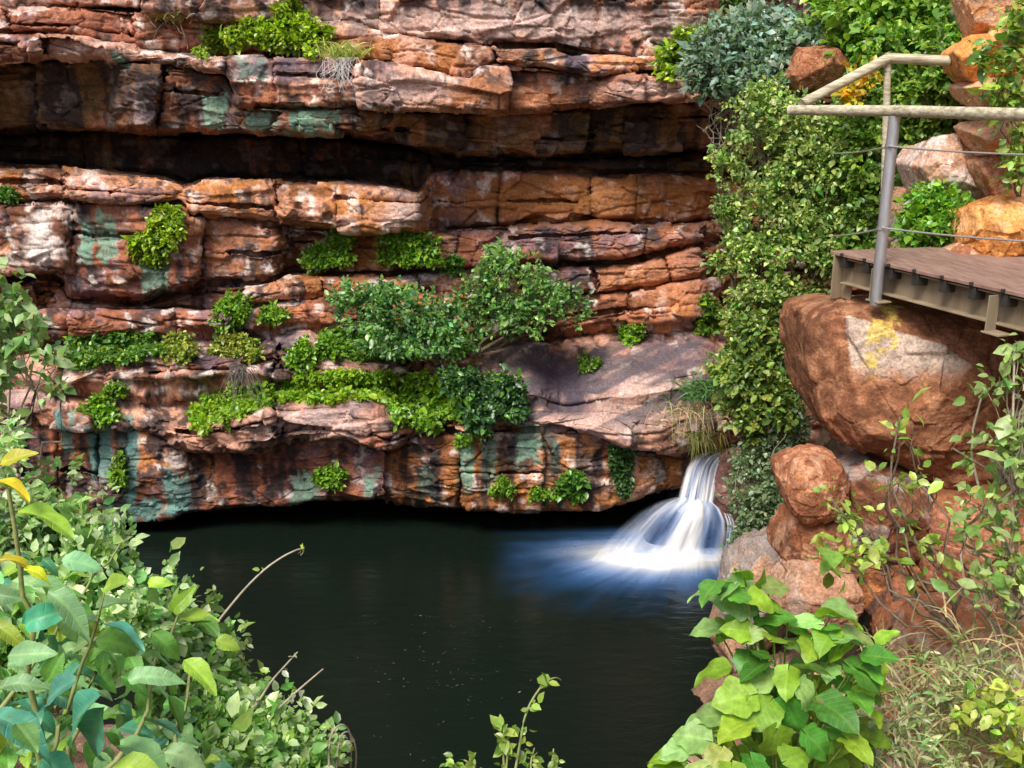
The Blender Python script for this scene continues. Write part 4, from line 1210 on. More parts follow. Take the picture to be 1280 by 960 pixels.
shrub('tall dense creeper curtain of small leaves hanging left of the walkway', CRE, W(1000, 500, 10.2), n=6300, size=.043, base=[.14, .24, .05], alt=[.34, .42, .12], palt=.42, gap=.26, var=.5, trunk=.025, name='creeper', cat='creeper', nb=150, freq=2.8, templ=TM)
shrub('yellower creeper tail fringing the ledge below the curtain', [(940, 420, 9.75, 30, 30, .3), (925, 470, 9.7, 40, 36, .3), (960, 500, 9.7, 38, 34, .35), (930, 520, 9.7, 24, 30, .3)], W(960, 520, 10.0), n=1500, size=.058, base=[.22, .30, .055], alt=[.09, .18, .04], palt=.3, gap=.02, name='creeper', cat='creeper', nb=40, trunk=.012)
shrub('grey-green twiggy creeper hanging down beside the waterfall', [(960, 560, 9.7, 44, 40, .35), (945, 610, 9.6, 36, 40, .3), (950, 655, 9.5, 36, 40, .3), (925, 690, 9.5, 20, 22, .2), (960, 690, 9.4, 30, 22, .25), (985, 530, 9.6, 22, 40, .3)], W(965, 720, 9.6), n=2000, size=.038, base=[.12, .19, .08], alt=[.22, .29, .17], palt=.4, gap=.08, name='creeper', cat='creeper', nb=160, trunk=.012, stemm=M_DRYSTEM)
shrub('dense green thicket on the bank between the two railings', [(1085, 130, 10.2, 40, 36, .5), (1140, 120, 9.9, 46, 40, .5), (1070, 190, 10.0, 40, 44, .5), (1080, 250, 9.9, 40, 44, .5), (1130, 160, 10.0, 50, 30, .5), (1165, 100, 9.6, 34, 36, .4), (1090, 295, 9.7, 36, 22, .4), (1180, 150, 9.7, 30, 24, .3), (1120, 210, 10.1, 36, 40, .4)], W(1110, 320, 10.2), n=5200, size=.054, base=[.10, .20, .03], alt=[.25, .36, .05], palt=.3, gap=.02, name='thicket', cat='bush', nb=80)
shrub('bright green bush between the pale boulder and the deck', [(1165, 262, 8.6, 38, 26, .3), (1150, 288, 8.5, 32, 22, .3), (1190, 280, 8.4, 28, 26, .25)], W(1168, 322, 8.6), n=1000, size=.05, base=[.10, .25, .025], alt=[.2, .36, .03], palt=.35, name='bush', cat='bush')
shrub('sprig of yellow and orange leaves behind the rail slope', [(1064, 118, 9.6, 10, 9, .12), (1078, 98, 9.6, 10, 8, .12)], W(1066, 150, 9.7), n=40, size=.07, base=[.62, .34, .02], alt=[.55, .5, .04], palt=.5, name='sprig', cat='plant', trunk=.008, nb=6)
shrub('vine dangling over the rock stack in the upper right corner', [(1262, 60, 7.9, 16, 40, .15), (1252, 110, 7.8, 20, 40, .15), (1270, 20, 8.0, 14, 30, .15), (1268, 200, 7.8, 12, 44, .12), (1225, 72, 7.9, 16, 12, .1)], W(1275, 250, 8.0), n=260, size=.062, base=[.12, .24, .035], alt=[.3, .4, .06], palt=.4, name='vine', cat='vine', trunk=.006, nb=30, k=3)


# ------------------------------------------------------------------ walkway
def boxes(name, items, mat, parent, bev=.004):
    """items: (centre, half sizes, 3x3 axes) -> one bevel-edged mesh"""
    import bmesh
    bm = bmesh.new()
    for cen, hs, ax in items:
        vv = []
        for sx in (-1, 1):
            for sy in (-1, 1):
                for sz in (-1, 1):
                    vv.append(bm.verts.new(tuple(np.asarray(cen) + sx * hs[0] * ax[0] + sy * hs[1] * ax[1] + sz * hs[2] * ax[2])))
        for f in ((0, 1, 3, 2), (4, 6, 7, 5), (0, 4, 5, 1), (2, 3, 7, 6), (0, 2, 6, 4), (1, 5, 7, 3)):
            bm.faces.new([vv[i] for i in f])
    bmesh.ops.recalc_face_normals(bm, faces=bm.faces)
    if bev:
        bmesh.ops.bevel(bm, geom=list(bm.edges), offset=bev, segments=1, affect='EDGES')
    me = bpy.data.meshes.new(name)
    bm.to_mesh(me)
    bm.free()
    me.materials.append(mat)
    o = bpy.data.objects.new(name, me)
    COL.objects.link(o)
    if parent is not None:
        o.parent = parent
        o.location = -parent.location
    return o


ZD = 4.4
A0 = WZ(1037, 313, ZD)          # far end of the pool-side edge
A1 = WZ(1290, 369, ZD)          # where it leaves the picture
ex = norm(A1 - A0)
A1 = A0 + ex * (np.linalg.norm(A1 - A0) + 4.5)
LEN = np.linalg.norm(A1 - A0)
ey = np.array([-ex[1], ex[0], 0.0])
if ey[0] < 0:
    ey = -ey                    # away from the pool
ez = np.array([0, 0, 1.0])
AX = (ex, ey, ez)
WID = 1.35
walk = thing('walkway', A0 + ex * 1.0 + ey * .5 - ez * .25, 'brown timber walkway on a steel beam with log handrails jutting from the right bank', 'walkway')
pl = []
nb_ = int(WID / .125)
for i in range(nb_):
    y = .06 + i * .125
    sk = max(0.0, y * .12)
    pl.append((A0 + ex * (LEN / 2 + sk / 2) + ey * y - ez * .016, ((LEN - sk) / 2, .058, .014), AX))
boxes('deck_boards', pl, M_DECK, walk, .004)
beam = []
bz = .20
beam.append((A0 + ex * (LEN / 2 + .05) + ey * .11 - ez * (.045 + bz / 2), (LEN / 2 - .08, .006, bz / 2), AX))
for zz in (.047, .043 + bz):
    beam.append((A0 + ex * (LEN / 2 + .05) + ey * .068 - ez * zz, (LEN / 2 - .082, .042, .006), AX))
boxes('edge_beam', beam, M_BEAM, walk, .002)
boxes('rear_beam', [(A0 + ex * (LEN / 2 + .1) + ey * (WID - .2) - ez * (.05 + bz / 2), (LEN / 2 - .15, .03, bz / 2), AX)], M_BEAM, walk, .003)
for i in range(int(LEN / .27)):
    s = .16 + i * .27
    boxes('joist', [(A0 + ex * s + ey * .055 - ez * .075, (.030, .046, .042), AX), (A0 + ex * s + ey * .66 - ez * .058, (.025, .50, .022), AX)], M_DARK, walk, .002)
for i in range(int(LEN / .27)):
    s = .16 + i * .27
    boxes('bolt', [(A0 + ex * s - ey * .004 - ez * .012, (.012, .012, .012), AX)], M_DARK, walk, .003)
# C-shaped brackets and the end leg


def bracket(s, z1=.28, w=.055):
    o = A0 + ex * s
    boxes('bracket', [(o - ey * .01 - ex * w - ez * (z1 / 2 + .03), (.004, .045, z1 / 2 - .02), AX), (o - ey * .01 - ez * (z1 + .012), (w + .02, .06, .006), AX)], M_BEAM, walk, .002)


sP = float(np.linalg.norm(WZ(1103, 328, ZD) - A0))
sB = float(np.linalg.norm(WZ(1256, 361, ZD) - A0))
bracket(sP)
bracket(sB)
boxes('end_leg', [(A0 + ex * .06 + ey * .05 - ez * .2, (.006, .05, .18), AX), (A0 + ex * .13 + ey * .1 - ez * .2, (.06, .006, .18), AX)], M_BEAM, walk, .002)
pb = A0 + ex * sP - ey * .035
ptop = pb + ez * 1.06
post = tubes('post', [(np.linspace(pb - ez * .32, ptop, 8), .041, .041)], M_GALV, walk, 20)
RAIL_A = W(988, 137, 8.6)
r0 = ptop + ez * .03
r1 = W(1300, 143.5, float((A0 + ex * (sP + 1.6))[1]))
dirr = norm(r1 - r0)


def log(name, pts, ra, rb, seed):
    pts = np.asarray(pts, float)
    p = np.concatenate([np.linspace(pts[i], pts[i + 1], 24)[(0 if i == 0 else 1):] for i in range(len(pts) - 1)])
    n = len(p)
    tg = norm(np.gradient(p, axis=0))
    a = norm(np.cross(tg, np.tile([0, 0, 1.0], (n, 1)) if abs(tg[0, 2]) < .9 else np.tile([1.0, 0, 0], (n, 1))))
    b_ = np.cross(tg, a)
    an = np.arange(18) * 2 * pi / 18
    r = np.linspace(ra, rb, n)
    rr = r[:, None] * (1 + .06 * noise1(np.linspace(0, 7, n)[:, None] + 0 * an[None], seed) + .03 * np.cos(3 * an + seed)[None])
    v = p[:, None] + rr[..., None] * (a[:, None] * np.cos(an)[None, :, None] + b_[:, None] * np.sin(an)[None, :, None])
    v = v.reshape(-1, 3)
    f4 = grid_faces(n, 18, True)
    v = np.concatenate([v, p[:1], p[-1:]])
    k = np.arange(18)
    caps = np.concatenate([np.stack([np.full(18, n * 18), (k + 1) % 18, k], -1), np.stack([np.full(18, n * 18 + 1), (n - 1) * 18 + k, (n - 1) * 18 + (k + 1) % 18], -1)])
    return mesh_np(name, v, [f4, caps], M_LOG, walk)


log('handrail', [W(988, 137.5, 8.35), W(1118, 138.5, float(ptop[1])), W(1300, 144, 6.1)], .038, .040, 3)
C2 = W(1110, 73, 8.75)
log('handrail', [W(1002, 130, 8.3), C2], .040, .043, 5)
log('handrail', [C2 + np.array([-.03, 0, .005]), W(1188, 76, 8.6)], .042, .042, 7)
pbb = W(1105, 318, 8.7)
log('rail_post', [C2 - ez * .03, W(1103, 322, 8.72)], .03, .028, 9)
for v0, v1, v2, hh in ((182, 183, 193, .0), (285, 285, 302, .0)):
    m_ = W(1112 if v0 < 200 else 1103, v1, float(ptop[1]) - .045)
    e_ = W(1300, v2 + 1, 6.05)
    tubes('wire', [(wiggle(m_, e_, 12, .0, .006), .007, .007), (wiggle(m_, W(1040, v0 + 10, 8.7), 8, 0, .01), .007, .007)], M_WIRE, walk, 6)
for v1 in (182, 285):
    q = W(1112 if v1 < 200 else 1103, v1, float(pb[1]))
    kq = pb + ez * float(q[2] - pb[2])
    tubes('clamp', [(np.array([kq - ez * .012, kq + ez * .012]), .048, .048)], M_GALV, walk, 20)


# ------------------------------------------------------------------ foreground plants
def px_leaf_geo(lst, templs, base_cols, face=.75, scl=1.0, flat=0.0):
    """big leaves laid by hand: (u, v, Y, length px, angle deg (0 = right, 90 = up), colour index, [face camera 0..1])"""
    gs = []
    for i, a in enumerate(lst):
        u, v, Y, Lp, an, ci = a[:6]
        fc = a[6] if len(a) > 6 else face
        p0 = W(u, v, Y)
        an = radians(an)
        L_ = scl * Lp * np.linalg.norm(p0 - [0, 0, H]) / F
        axv = np.array([cos(an), rng.uniform(-.45, .05), sin(an)])
        if rng.random() < flat:      # held level: the blade points down the picture by pointing at the viewer
            axv = np.array([cos(an), sin(an) * .9, rng.uniform(-.35, .05)])
            fc = 0.0
        tocam = norm(np.array([0, 0, H]) - p0)
        nv = norm(tocam * fc + np.array([rng.normal() * .35, -.05, 1.0]) * (1 - fc) + rng.normal(size=3) * .28)
        colr = np.array([base_cols[ci]]) * np.exp(rng.normal() * .22) * np.exp(rng.normal(size=3) * np.array([.12, .03, .08]))
        gs.append(leaves_geo(p0[None], axv[None], nv[None], np.array([L_]), colr, templs[i % len(templs)], np.array([rng.uniform(.8, 1.15)])))
    return gs


TEAL_L, PALE_L, GRN_L, YEL_L, LIME_L = [.055, .24, .14], [.22, .42, .17], [.12, .31, .05], [.50, .50, .02], [.24, .40, .04]
BL = [TEAL_L, PALE_L, GRN_L, YEL_L, LIME_L]
left_big = [  # (u,v) is the leaf base
    (0, 580, 1.9, 60, 20, 3), (-5, 600, 1.9, 62, -14, 3), (22, 640, 1.9, 92, -8, 4), (0, 700, 1.9, 46, 10, 3), (30, 712, 1.9, 38, -5, 3), (130, 735, 2.1, 60, 30, 4), (78, 700, 2.2, 60, 10, 1),
    (40, 730, 2.0, 70, 12, 1), (60, 740, 1.9, 90, -28, 1), (215, 765, 2.2, 46, 50, 4), (222, 772, 2.2, 64, 8, 4), (130, 780, 2.0, 78, -18, 0), (120, 800, 2.0, 70, 15, 2), (70, 760, 2.0, 60, -50, 1), (190, 790, 2.1, 60, -40, 2),
    (100, 830, 1.7, 70, -130, 0), (95, 850, 1.6, 74, -150, 0), (125, 870, 1.5, 100, -140, 0), (130, 885, 1.5, 105, -115, 0), (-10, 895, 1.5, 96, -20, 0), (20, 905, 1.4, 60, -40, 2), (230, 825, 1.9, 74, -30, 4), (240, 850, 2.0, 60, 20, 2),
    (160, 850, 1.8, 78, 10, 1), (150, 930, 1.6, 90, 5, 1), (180, 900, 1.7, 74, -25, 0), (140, 960, 1.5, 90, -10, 4), (50, 950, 1.5, 70, -30, 0), (170, 820, 1.9, 64, 40, 1), (30, 780, 1.9, 70, 25, 0), (10, 820, 1.8, 72, 5, 1), (60, 850, 1.8, 50, 60, 2),
    (-20, 740, 2.0, 60, 0, 1), (-10, 780, 1.9, 60, -20, 4), (0, 860, 1.7, 64, 20, 1), (210, 870, 1.9, 60, -60, 2), (270, 800, 2.1, 40, -20, 4), (250, 775, 2.2, 46, -35, 2), (185, 730, 2.3, 36, 15, 4), (205, 940, 1.7, 60, -10, 1), (90, 905, 1.6, 60, 30, 1), (120, 760, 2.1, 56, 45, 1),
]
bush = thing('broad_leaved_plant', W(90, 1010, 1.9), 'large plant with broad teal and yellow leaves filling the bottom left corner', 'plant')
gs = px_leaf_geo(left_big, TB, BL, .4, .74, .35)
ex_u, ex_v = rng.uniform(-40, 270, 330), rng.uniform(690, 1000, 330)
keep = ex_u < 60 + (ex_v - 700) * .9
gs += px_leaf_geo([(u, v, 2.0 + .35 * rng.random() + max(0, (850 - v)) * .001, rng.uniform(24, 48), rng.uniform(-150, 60), rng.choice([0, 1, 1, 2, 2, 4])) for u, v in zip(ex_u[keep], ex_v[keep])], TB, BL, .3, .85, .5)
g = join_geo(gs)
mesh_np('foliage', g[0], g[1], M_BIGLEAF, bush, col=g[2], uv=g[3])
for ln_ in ([(wiggle(W(60, 1000, 2.0), W(10, 610, 1.95), 12, .05), .009, .004), (wiggle(W(120, 1000, 1.9), W(222, 770, 2.2), 10, .06), .008, .003), (wiggle(W(90, 1000, 1.8), W(120, 840, 1.7), 8, .05), .007, .004), (wiggle(W(60, 960, 2.0), W(130, 740, 2.1), 10, .05), .006, .003), (wiggle(W(200, 1000, 1.9), W(240, 830, 2.0), 10, .05), .006, .003), (wiggle(W(-10, 900, 2.0), W(150, 680, 2.3), 10, .05), .006, .002)]):
    tubes('stem', [ln_], M_GREENSTEM, bush, 6)

shrub('small-leaved grey-green bush behind the broad leaves at left', [(20, 645, 3.1, 50, 46, .35), (86, 660, 3.2, 40, 38, .3), (-6, 565, 3.2, 26, 30, .2), (110, 700, 3.0, 52, 40, .3), (60, 720, 2.9, 70, 50, .3), (60, 800, 2.8, 80, 60, .3), (160, 770, 2.8, 60, 50, .3), (-10, 700, 3, 50, 80, .3)], W(60, 900, 3.2), n=2300, size=.034, base=[.18, .33, .09], alt=[.42, .54, .26], palt=.42, gap=.14, name='bush', cat='bush', trunk=.008, nb=90, freq=6, stemm=M_DRYSTEM, templ=TM)
shrub('creeper with drooping green leaves along the left edge of the picture', [(4, 376, 3.6, 34, 30, .2), (8, 425, 3.6, 34, 34, .2), (64, 440, 3.5, 12, 28, .1), (0, 480, 3.5, 20, 34, .15), (78, 484, 3.5, 6, 26, .08), (50, 400, 3.5, 12, 14, .1), (0, 345, 3.6, 14, 16, .15)], W(-20, 620, 3.6), n=170, size=.040, base=[.17, .31, .08], alt=[.38, .50, .22], palt=.35, gap=.05, name='creeper', cat='creeper', trunk=.007, nb=40, freq=5, k=4, stemm=M_DRYSTEM)
shrub('low small-leaved bush at the bottom beside the broad leaves', [(250, 880, 2.9, 62, 60, .3), (300, 920, 2.8, 70, 40, .3), (240, 800, 3.0, 40, 40, .25), (340, 960, 2.7, 60, 30, .25), (370, 930, 2.8, 36, 20, .2), (220, 940, 2.7, 50, 50, .3), (290, 830, 3.1, 14, 36, .15), (400, 945, 2.8, 26, 22, .15)], W(280, 1010, 3.0), n=2200, size=.031, base=[.17, .32, .07], alt=[.42, .54, .24], palt=.4, gap=.02, name='bush', cat='bush', trunk=.007, nb=90, freq=6, stemm=M_DRYSTEM)


def twig(label, paths, name='twig', leafs=10, size=.03, base=[.25, .3, .15], mat=M_DRYSTEM, r=.004, cat='twig', k=2):
    t = thing(name, paths[0][0] if not np.isscalar(paths[0][0]) else W(*paths[0]), label, cat)
    lines, pp, dd = [], [], []
    for pth in paths:
        p = np.array(pth, float)
        n = 24
        s, kk = np.linspace(0, 1, n), np.linspace(0, 1, len(p))
        # smooth curve through the points
        cs = []
        for i in range(3):
            y = np.interp(s, kk, p[:, i])
            y = np.convolve(np.pad(y, 3, mode='reflect', reflect_type='odd'), np.ones(5) / 5, mode='same')[3:-3]
            cs.append(y)
        p = np.stack(cs, -1)
        lines.append((p, r, r * .5))
        for _ in range(leafs):
            i = rng.integers(2, n - 1)
            pp.append(p[i])
            dd.append(norm(np.array([rng.normal(), -.3, rng.normal() + .3])))
    for ln_ in lines:
        tubes('stem', [ln_], mat, t, 6)
    if pp:
        pp, dd = np.array(pp), np.array(dd)
        g = twig_leaves(pp, dd, np.full(len(pp), size * .7), k, size, base, .25, None, 0, .1)
        mesh_np('leaves', g[0], g[1], M_LEAF, t, col=g[2])
    return t


def wp_(pts, Y):
    return [W(u, v, Y + i * .03) for i, (u, v) in enumerate(pts)]


twig('thin vine tip arching over the water and curled at its end', [wp_([(270, 780), (292, 752), (318, 722), (345, 700), (368, 688), (378, 685), (381, 689), (376, 694)], 2.9)], name='vine', leafs=4, size=.018, base=[.3, .42, .08], cat='vine')
twig('pair of bare forked twigs joined by cobweb over the dark water', [wp_([(318, 885), (340, 850), (372, 815)], 2.8), wp_([(338, 895), (370, 865), (404, 836)], 2.8)], leafs=5, size=.022, base=[.4, .42, .3], r=.0045)
twig('looped dry tendrils at the lower end of the small-leaved bush', [wp_([(412, 970), (410, 930), (418, 908), (432, 905), (440, 920), (438, 970)], 2.7), wp_([(420, 965), (424, 920), (436, 912), (446, 935), (444, 970)], 2.75), wp_([(380, 945), (400, 925), (412, 905), (415, 925)], 2.8)], name='tendril', leafs=3, size=.02, base=[.4, .42, .28], r=.004)
twig('thin flowering herb with one curled stem at the bottom middle', [wp_([(640, 985), (650, 930), (655, 895), (668, 868), (684, 850), (696, 846), (701, 850)], 2.4), wp_([(630, 985), (636, 930), (616, 902)], 2.4), wp_([(632, 985), (628, 930), (634, 905)], 2.4), wp_([(662, 985), (664, 950), (668, 935)], 2.4), wp_([(688, 985), (690, 955), (692, 936)], 2.4), wp_([(600, 985), (570, 958), (562, 946)], 2.4), wp_([(606, 985), (590, 955), (580, 950)], 2.4)],
     name='herb', leafs=11, size=.028, base=[.24, .36, .06], mat=M_GREENSTEM, r=.0042, cat='plant')

# heart-leaved plant in front of the rocks
right_big = [
    (920, 735, 4.2, 66, 150, 4), (935, 745, 4.2, 78, 178, 1), (940, 740, 4.2, 56, 60, 4), (945, 750, 4.2, 60, -20, 4), (930, 722, 4.2, 44, 110, 4), (960, 735, 4.2, 50, 20, 1), (897, 785, 4.2, 58, 178, 1), (935, 790, 4.1, 56, 168, 4), (930, 795, 4.1, 46, 30, 1),
    (905, 836, 4.1, 64, 176, 4), (955, 830, 4.0, 64, -150, 2), (950, 820, 4.0, 56, 100, 2), (968, 800, 4.0, 60, 40, 4), (985, 775, 4.1, 70, 170, 2), (1030, 770, 4.1, 70, 12, 4), (1020, 780, 4.1, 56, 160, 1), (1042, 762, 4.2, 44, 70, 4), (1060, 795, 4.1, 54, -10, 1), (1050, 800, 4.0, 60, 20, 1),
    (1065, 835, 4.0, 70, -35, 2), (1085, 820, 4.0, 56, 10, 2), (1000, 835, 4.0, 66, -15, 1), (960, 845, 4.0, 70, -160, 1), (985, 840, 3.9, 54, -100, 4), (1000, 860, 3.9, 60, -50, 1), (935, 870, 3.9, 74, -170, 4), (960, 880, 3.9, 76, -130, 4), (985, 880, 3.9, 76, -70, 2), (1030, 880, 3.9, 80, -60, 2), (900, 895, 3.9, 70, 175, 1),
    (890, 915, 3.9, 70, 190, 1), (880, 925, 3.8, 62, 160, 1), (930, 905, 3.8, 66, -150, 4), (970, 915, 3.8, 70, -100, 4), (1010, 920, 3.8, 64, -40, 2), (860, 935, 3.8, 62, 195, 1), (850, 945, 3.8, 66, 170, 4), (845, 960, 3.8, 60, 185, 4), (900, 940, 3.7, 56, -120, 1), (940, 950, 3.7, 60, -80, 2), (1070, 870, 4.0, 54, -80, 2), (1100, 800, 4.2, 40, 35, 4),
    (1040, 910, 3.9, 60, -10, 2), (1060, 925, 3.8, 60, -60, 4), (915, 960, 3.6, 60, -100, 4), (880, 960, 3.6, 60, -160, 1), (960, 975, 3.6, 60, 160, 2), (985, 950, 3.7, 54, 30, 4),
]
RB = [TEAL_L, [.26, .42, .12], [.08, .26, .03], YEL_L, [.22, .40, .03]]
pb2 = W(985, 1030, 4.0)
hp = thing('heart_leaved_plant', pb2, 'fresh green plant with big heart-shaped leaves beside the pool at lower right', 'plant')
gs = px_leaf_geo(right_big, TH, RB, .2, .60, .75)
hu, hv = rng.uniform(800, 1110, 190), rng.uniform(715, 985, 190)
hk = inpoly(hu, hv, [(890, 720), (960, 715), (975, 770), (1040, 755), (1095, 800), (1110, 870), (1080, 960), (1000, 990), (800, 990), (840, 930), (915, 890), (940, 830), (890, 790)])
gs += px_leaf_geo([(u, v, 4.05 + .25 * rng.random(), rng.uniform(20, 38), rng.uniform(-200, 40), rng.choice([1, 2, 4, 4])) for u, v in zip(hu[hk], hv[hk])], TH, RB, .2, 1.0, .8)
lines = []
for a in right_big:
    e_ = W(a[0], a[1], a[2])
    b0 = W(.45 * a[0] + .55 * 975, min(a[1] + 90, 1000), a[2] + .08)
    lines.append((np.array([b0, .5 * (b0 + e_) + [0, .02, .015], e_]), .006, .003))
for pts, r0_, r1_ in lines:
    # leaf stalks belong to the leaves
    n_ = len(pts)
    tg = norm(np.gradient(pts, axis=0))
    a_ = norm(np.cross(tg, np.array([[.1, 1., 0]])))
    b_ = np.cross(tg, a_)
    an = np.arange(4) * pi / 2
    v_ = (pts[:, None] + np.linspace(r0_, r1_, n_)[:, None, None] * (a_[:, None] * np.cos(an)[None, :, None] + b_[:, None] * np.sin(an)[None, :, None])).reshape(-1, 3)
    gs.append((v_, [grid_faces(n_, 4, True)], np.tile([.2, .3, .06], (len(v_), 1)), np.full((len(v_), 2), .3)))
g = join_geo(gs)
mesh_np('foliage', g[0], g[1], M_BIGLEAF, hp, col=g[2], uv=g[3])
for e_ in ((935, 740), (1035, 770), (975, 800), (890, 925), (1060, 850)):
    tubes('stem', [(wiggle(pb2, W(e_[0], e_[1] + 14, 4.15), 12, .04), .013, .005)], M_GREENSTEM, hp, 6)

# twiggy saplings against the right-hand rocks
shrub('thin sapling with pale green leaves in front of the big boulder', [(1128, 522, 5.6, 24, 14, .1), (1062, 640, 5.5, 34, 24, .1), (1085, 690, 5.4, 40, 22, .12), (1110, 600, 5.6, 22, 14, .1), (1150, 590, 5.6, 20, 14, .1), (1040, 690, 5.4, 30, 20, .1), (1160, 680, 5.4, 30, 18, .1), (1040, 625, 5.5, 16, 10, .08)], W(1195, 790, 5.4), n=64, size=.075, base=[.26, .38, .06], alt=[.36, .46, .10], palt=.35, k=3, trunk=.012, name='sapling', cat='sapling', nb=40)
shrub('leggy bush with scattered leaves at the right edge below the deck', [(1262, 470, 5.2, 30, 26, .15), (1230, 485, 5.3, 20, 14, .1), (1268, 440, 5.2, 18, 20, .1), (1250, 540, 5.2, 34, 24, .15), (1275, 560, 5.0, 34, 40, .15), (1240, 620, 5.1, 44, 30, .2), (1270, 690, 5.0, 40, 40, .2), (1210, 660, 5.2, 30, 20, .15), (1230, 730, 5.0, 40, 30, .2)], W(1265, 800, 5.1), n=190, size=.06, base=[.19, .30, .07], alt=[.30, .40, .14], palt=.4, k=3, gap=.03, trunk=.013, name='bush', cat='bush', nb=70, stemm=M_DRYSTEM)
tw = twig('long dark branch sweeping across the rocks at right', [wp_([(1300, 770), (1240, 740), (1180, 735), (1130, 720), (1085, 690), (1060, 650)], 5.3), wp_([(1200, 735), (1150, 690), (1128, 640), (1110, 600), (1125, 520)], 5.35), wp_([(1300, 620), (1240, 590), (1190, 560)], 5.3)], name='branch', leafs=10, size=.055, base=[.2, .32, .06], r=.011, mat=M_STEM, cat='branch')
shrub('grey-green feathery undergrowth at the bottom right', [(1060, 930, 4.5, 60, 40, .25), (1110, 900, 4.7, 60, 40, .25), (1140, 960, 4.3, 60, 40, .25), (1180, 860, 4.9, 50, 40, .2), (1230, 830, 4.9, 50, 44, .2), (1250, 900, 4.6, 50, 50, .2), (1210, 950, 4.4, 60, 30, .2)], W(1150, 1010, 4.6), n=430, size=.056, base=[.22, .33, .12], alt=[.40, .42, .22], palt=.45, k=4, gap=.08, trunk=.006, name='undergrowth', cat='plant', nb=200, freq=4, stemm=M_DRYSTEM, wid=.5)
shrub('yellow-green leafy sprigs on the pink rock in the bottom right corner', [(1200, 885, 4.4, 20, 16, .1), (1255, 880, 4.3, 26, 24, .12), (1265, 940, 4.2, 20, 20, .1), (1225, 870, 4.4, 16, 12, .1)], W(1245, 1000, 4.4), n=56, size=.06, base=[.24, .36, .05], alt=[.36, .42, .08], palt=.4, k=4, trunk=.006, name='sprig', cat='plant')
for i, (u, v, Y, ln, lab) in enumerate(((1090, 860, 5.2, .55, 'dry straw grass behind the heart-shaped leaves'), (1150, 850, 5.2, .6, 'dry straw grass below the small dark red wedge of rock'), (1190, 960, 4.4, .6, 'dry straw grass at the bottom edge in front of the pink rock'), (1240, 780, 5.0, .55, 'dry straw grass above the broad pink rock'), (1100, 960, 4.3, .5, 'dry straw grass at the bottom edge beside the heart-leaved plant'), (1270, 860, 4.6, .55, 'dry straw grass at the right edge over the pink rock'), (1120, 800, 5.4, .5, 'dry straw grass under the small dark red wedge beside the sapling stems'), (1200, 830, 4.9, .55, 'dry straw grass on the crest of the broad pink rock'), (1215, 900, 4.5, .5, 'dry straw grass among the yellow-green sprigs'), (1040, 960, 4.4, .45, 'dry straw grass sticking out behind the foot of the heart-leaved plant'))):
    grass('grass_tuft', lab, 'grass tuft', W(u, v + 25, Y), 58, ln, .8, [.42, .36, .19], M_STRAW, (rng.normal() * .2, -.2, 0), .55, .0045, [.22, .27, .09], .35, 'dry grass tufts on the right bank', rootr=.16)

for x_, y_, lab in ((-5.6, 7.4, 'grey-green scrub bush on the left bank just outside the left edge'), (-6.3, 10.0, 'scrub bush where the left bank meets the cliff'), (-4.4, 5.2, 'low scrub bush on the left bank nearest the viewer'), (5.2, 6.2, 'scrub bush on the steep slope above the walkway'), (5.9, 8.0, 'scrub bush on the slope behind the upper right rock stack')):
    z_ = float(ground_z(np.array(x_), np.array(y_)))
    n_ = 260
    d_ = norm(rng.normal(size=(n_, 3)))
    d_[:, 2] = np.abs(d_[:, 2])
    b0 = np.array([x_, y_, z_])
    p_ = b0 + d_ * (rng.random(n_) ** .5)[:, None] * np.array([.6, .6, .75]) * (1 + .3 * fbm(d_ * 2 + x_, 2))[:, None]
    g = twig_leaves(p_, norm(d_ + [0, 0, .4]), np.full(n_, .13), 5, .06, [.13, .24, .06], .4, [.3, .38, .14], .35, .2)
    t_ = thing('scrub_bush', b0, lab, 'bush')
    mesh_np('foliage', g[0], g[1], M_LEAF, t_, col=g[2])
    tubes('branches', [(wiggle(b0 + [0, 0, -.1], p_[k], 6, .1), .012, .004) for k in range(24)], M_STEM, t_, 5)

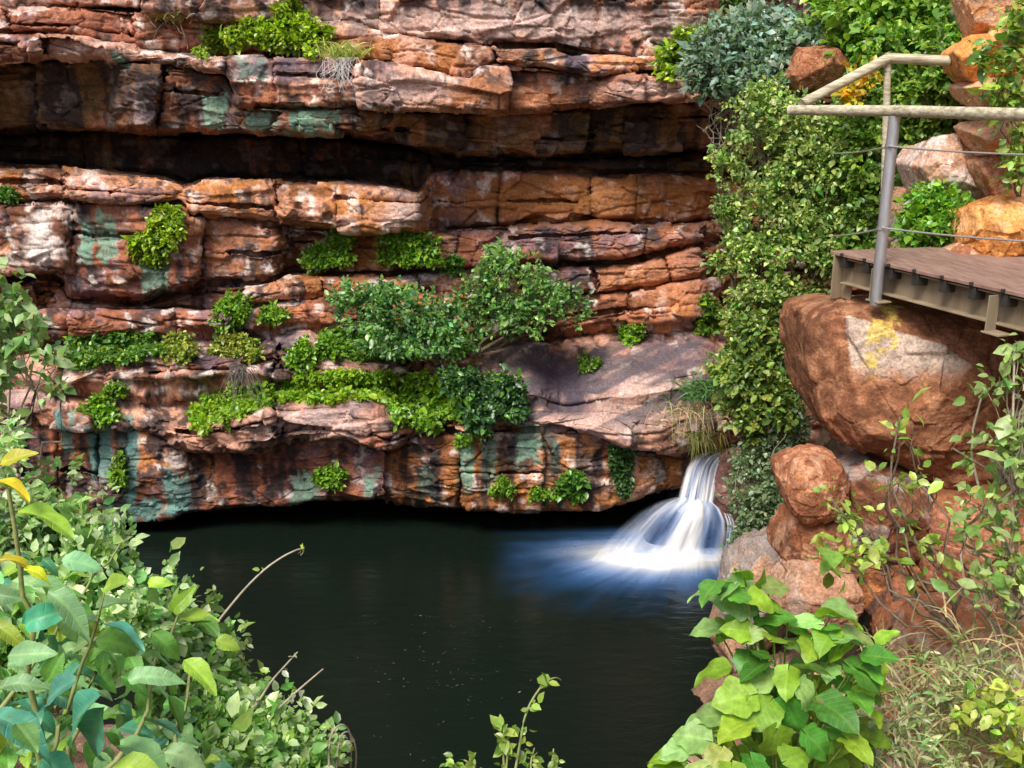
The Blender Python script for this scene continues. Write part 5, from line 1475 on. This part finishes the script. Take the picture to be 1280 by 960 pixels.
# flecks floating on the pool
n = 150
u_, v_ = 560 + rng.normal(size=n) * 52, 830 + rng.normal(size=n) * 48
pp = WZ(u_, np.clip(v_, 770, 950), .012)
a_ = rng.uniform(0, 2 * pi, n)
g = leaves_geo(pp, np.stack([np.cos(a_), np.sin(a_), 0 * a_], -1), np.tile([0, 0, 1.0], (n, 1)) + rng.normal(size=(n, 3)) * .1, rng.uniform(.010, .05, n), leaf_cols(n, [.10, .095, .07], .5), TS, rng.uniform(.12, .5, n))
fl = mesh_np('floating_litter', g[0], g[1], M_STRAW, col=g[2])
tag(fl, 'pale flecks of leaf litter floating on the dark pool', None, None, 'stuff')

# ------------------------------------------------------------------ light, camera, output
world = bpy.data.worlds.new('World')
scene.world = world
world.use_nodes = True
nt = world.node_tree
bg = nt.nodes.get('Background') or nt.nodes.new('ShaderNodeBackground')
sky = nt.nodes.new('ShaderNodeTexSky')
sky.sky_type = 'NISHITA'
sky.sun_disc = False
SUN_EL, SUN_AZ = radians(54), radians(210)      # azimuth clockwise from +Y
sky.sun_elevation = SUN_EL
sky.sun_rotation = SUN_AZ
sky.air_density = 1.0
sky.dust_density = 3.0
nt.links.new(sky.outputs[0], bg.inputs['Color'])
bg.inputs['Strength'].default_value = .13
sun = bpy.data.lights.new('sun', 'SUN')
sun.energy = 3.2
sun.angle = radians(24)
sun.color = (1.0, .95, .88)
so = bpy.data.objects.new('sun', sun)
COL.objects.link(so)
from mathutils import Vector
sd = Vector((sin(SUN_AZ) * cos(SUN_EL), cos(SUN_AZ) * cos(SUN_EL), sin(SUN_EL)))
so.rotation_euler = (-sd).to_track_quat('-Z', 'Y').to_euler()

cam = bpy.data.cameras.new('camera')
cam.sensor_fit = 'HORIZONTAL'
cam.sensor_width = 36
cam.lens = 36 * F / 1280
cam.clip_start = .05
cam.clip_end = 500
co = bpy.data.objects.new('camera', cam)
COL.objects.link(co)
co.location = (0, 0, H)
co.rotation_euler = (pi / 2 - PITCH, 0, 0)
scene.camera = co

scene.view_settings.view_transform = 'Standard'
scene.view_settings.look = 'None'
scene.view_settings.exposure = .55
scene.view_settings.gamma = 1
cy = scene.cycles
cy.max_bounces = 6
cy.diffuse_bounces = 3
cy.glossy_bounces = 3
cy.transmission_bounces = 3
cy.transparent_max_bounces = 12
cy.caustics_reflective = cy.caustics_refractive = False
cy.use_denoising = True
cy.sample_clamp_indirect = 6
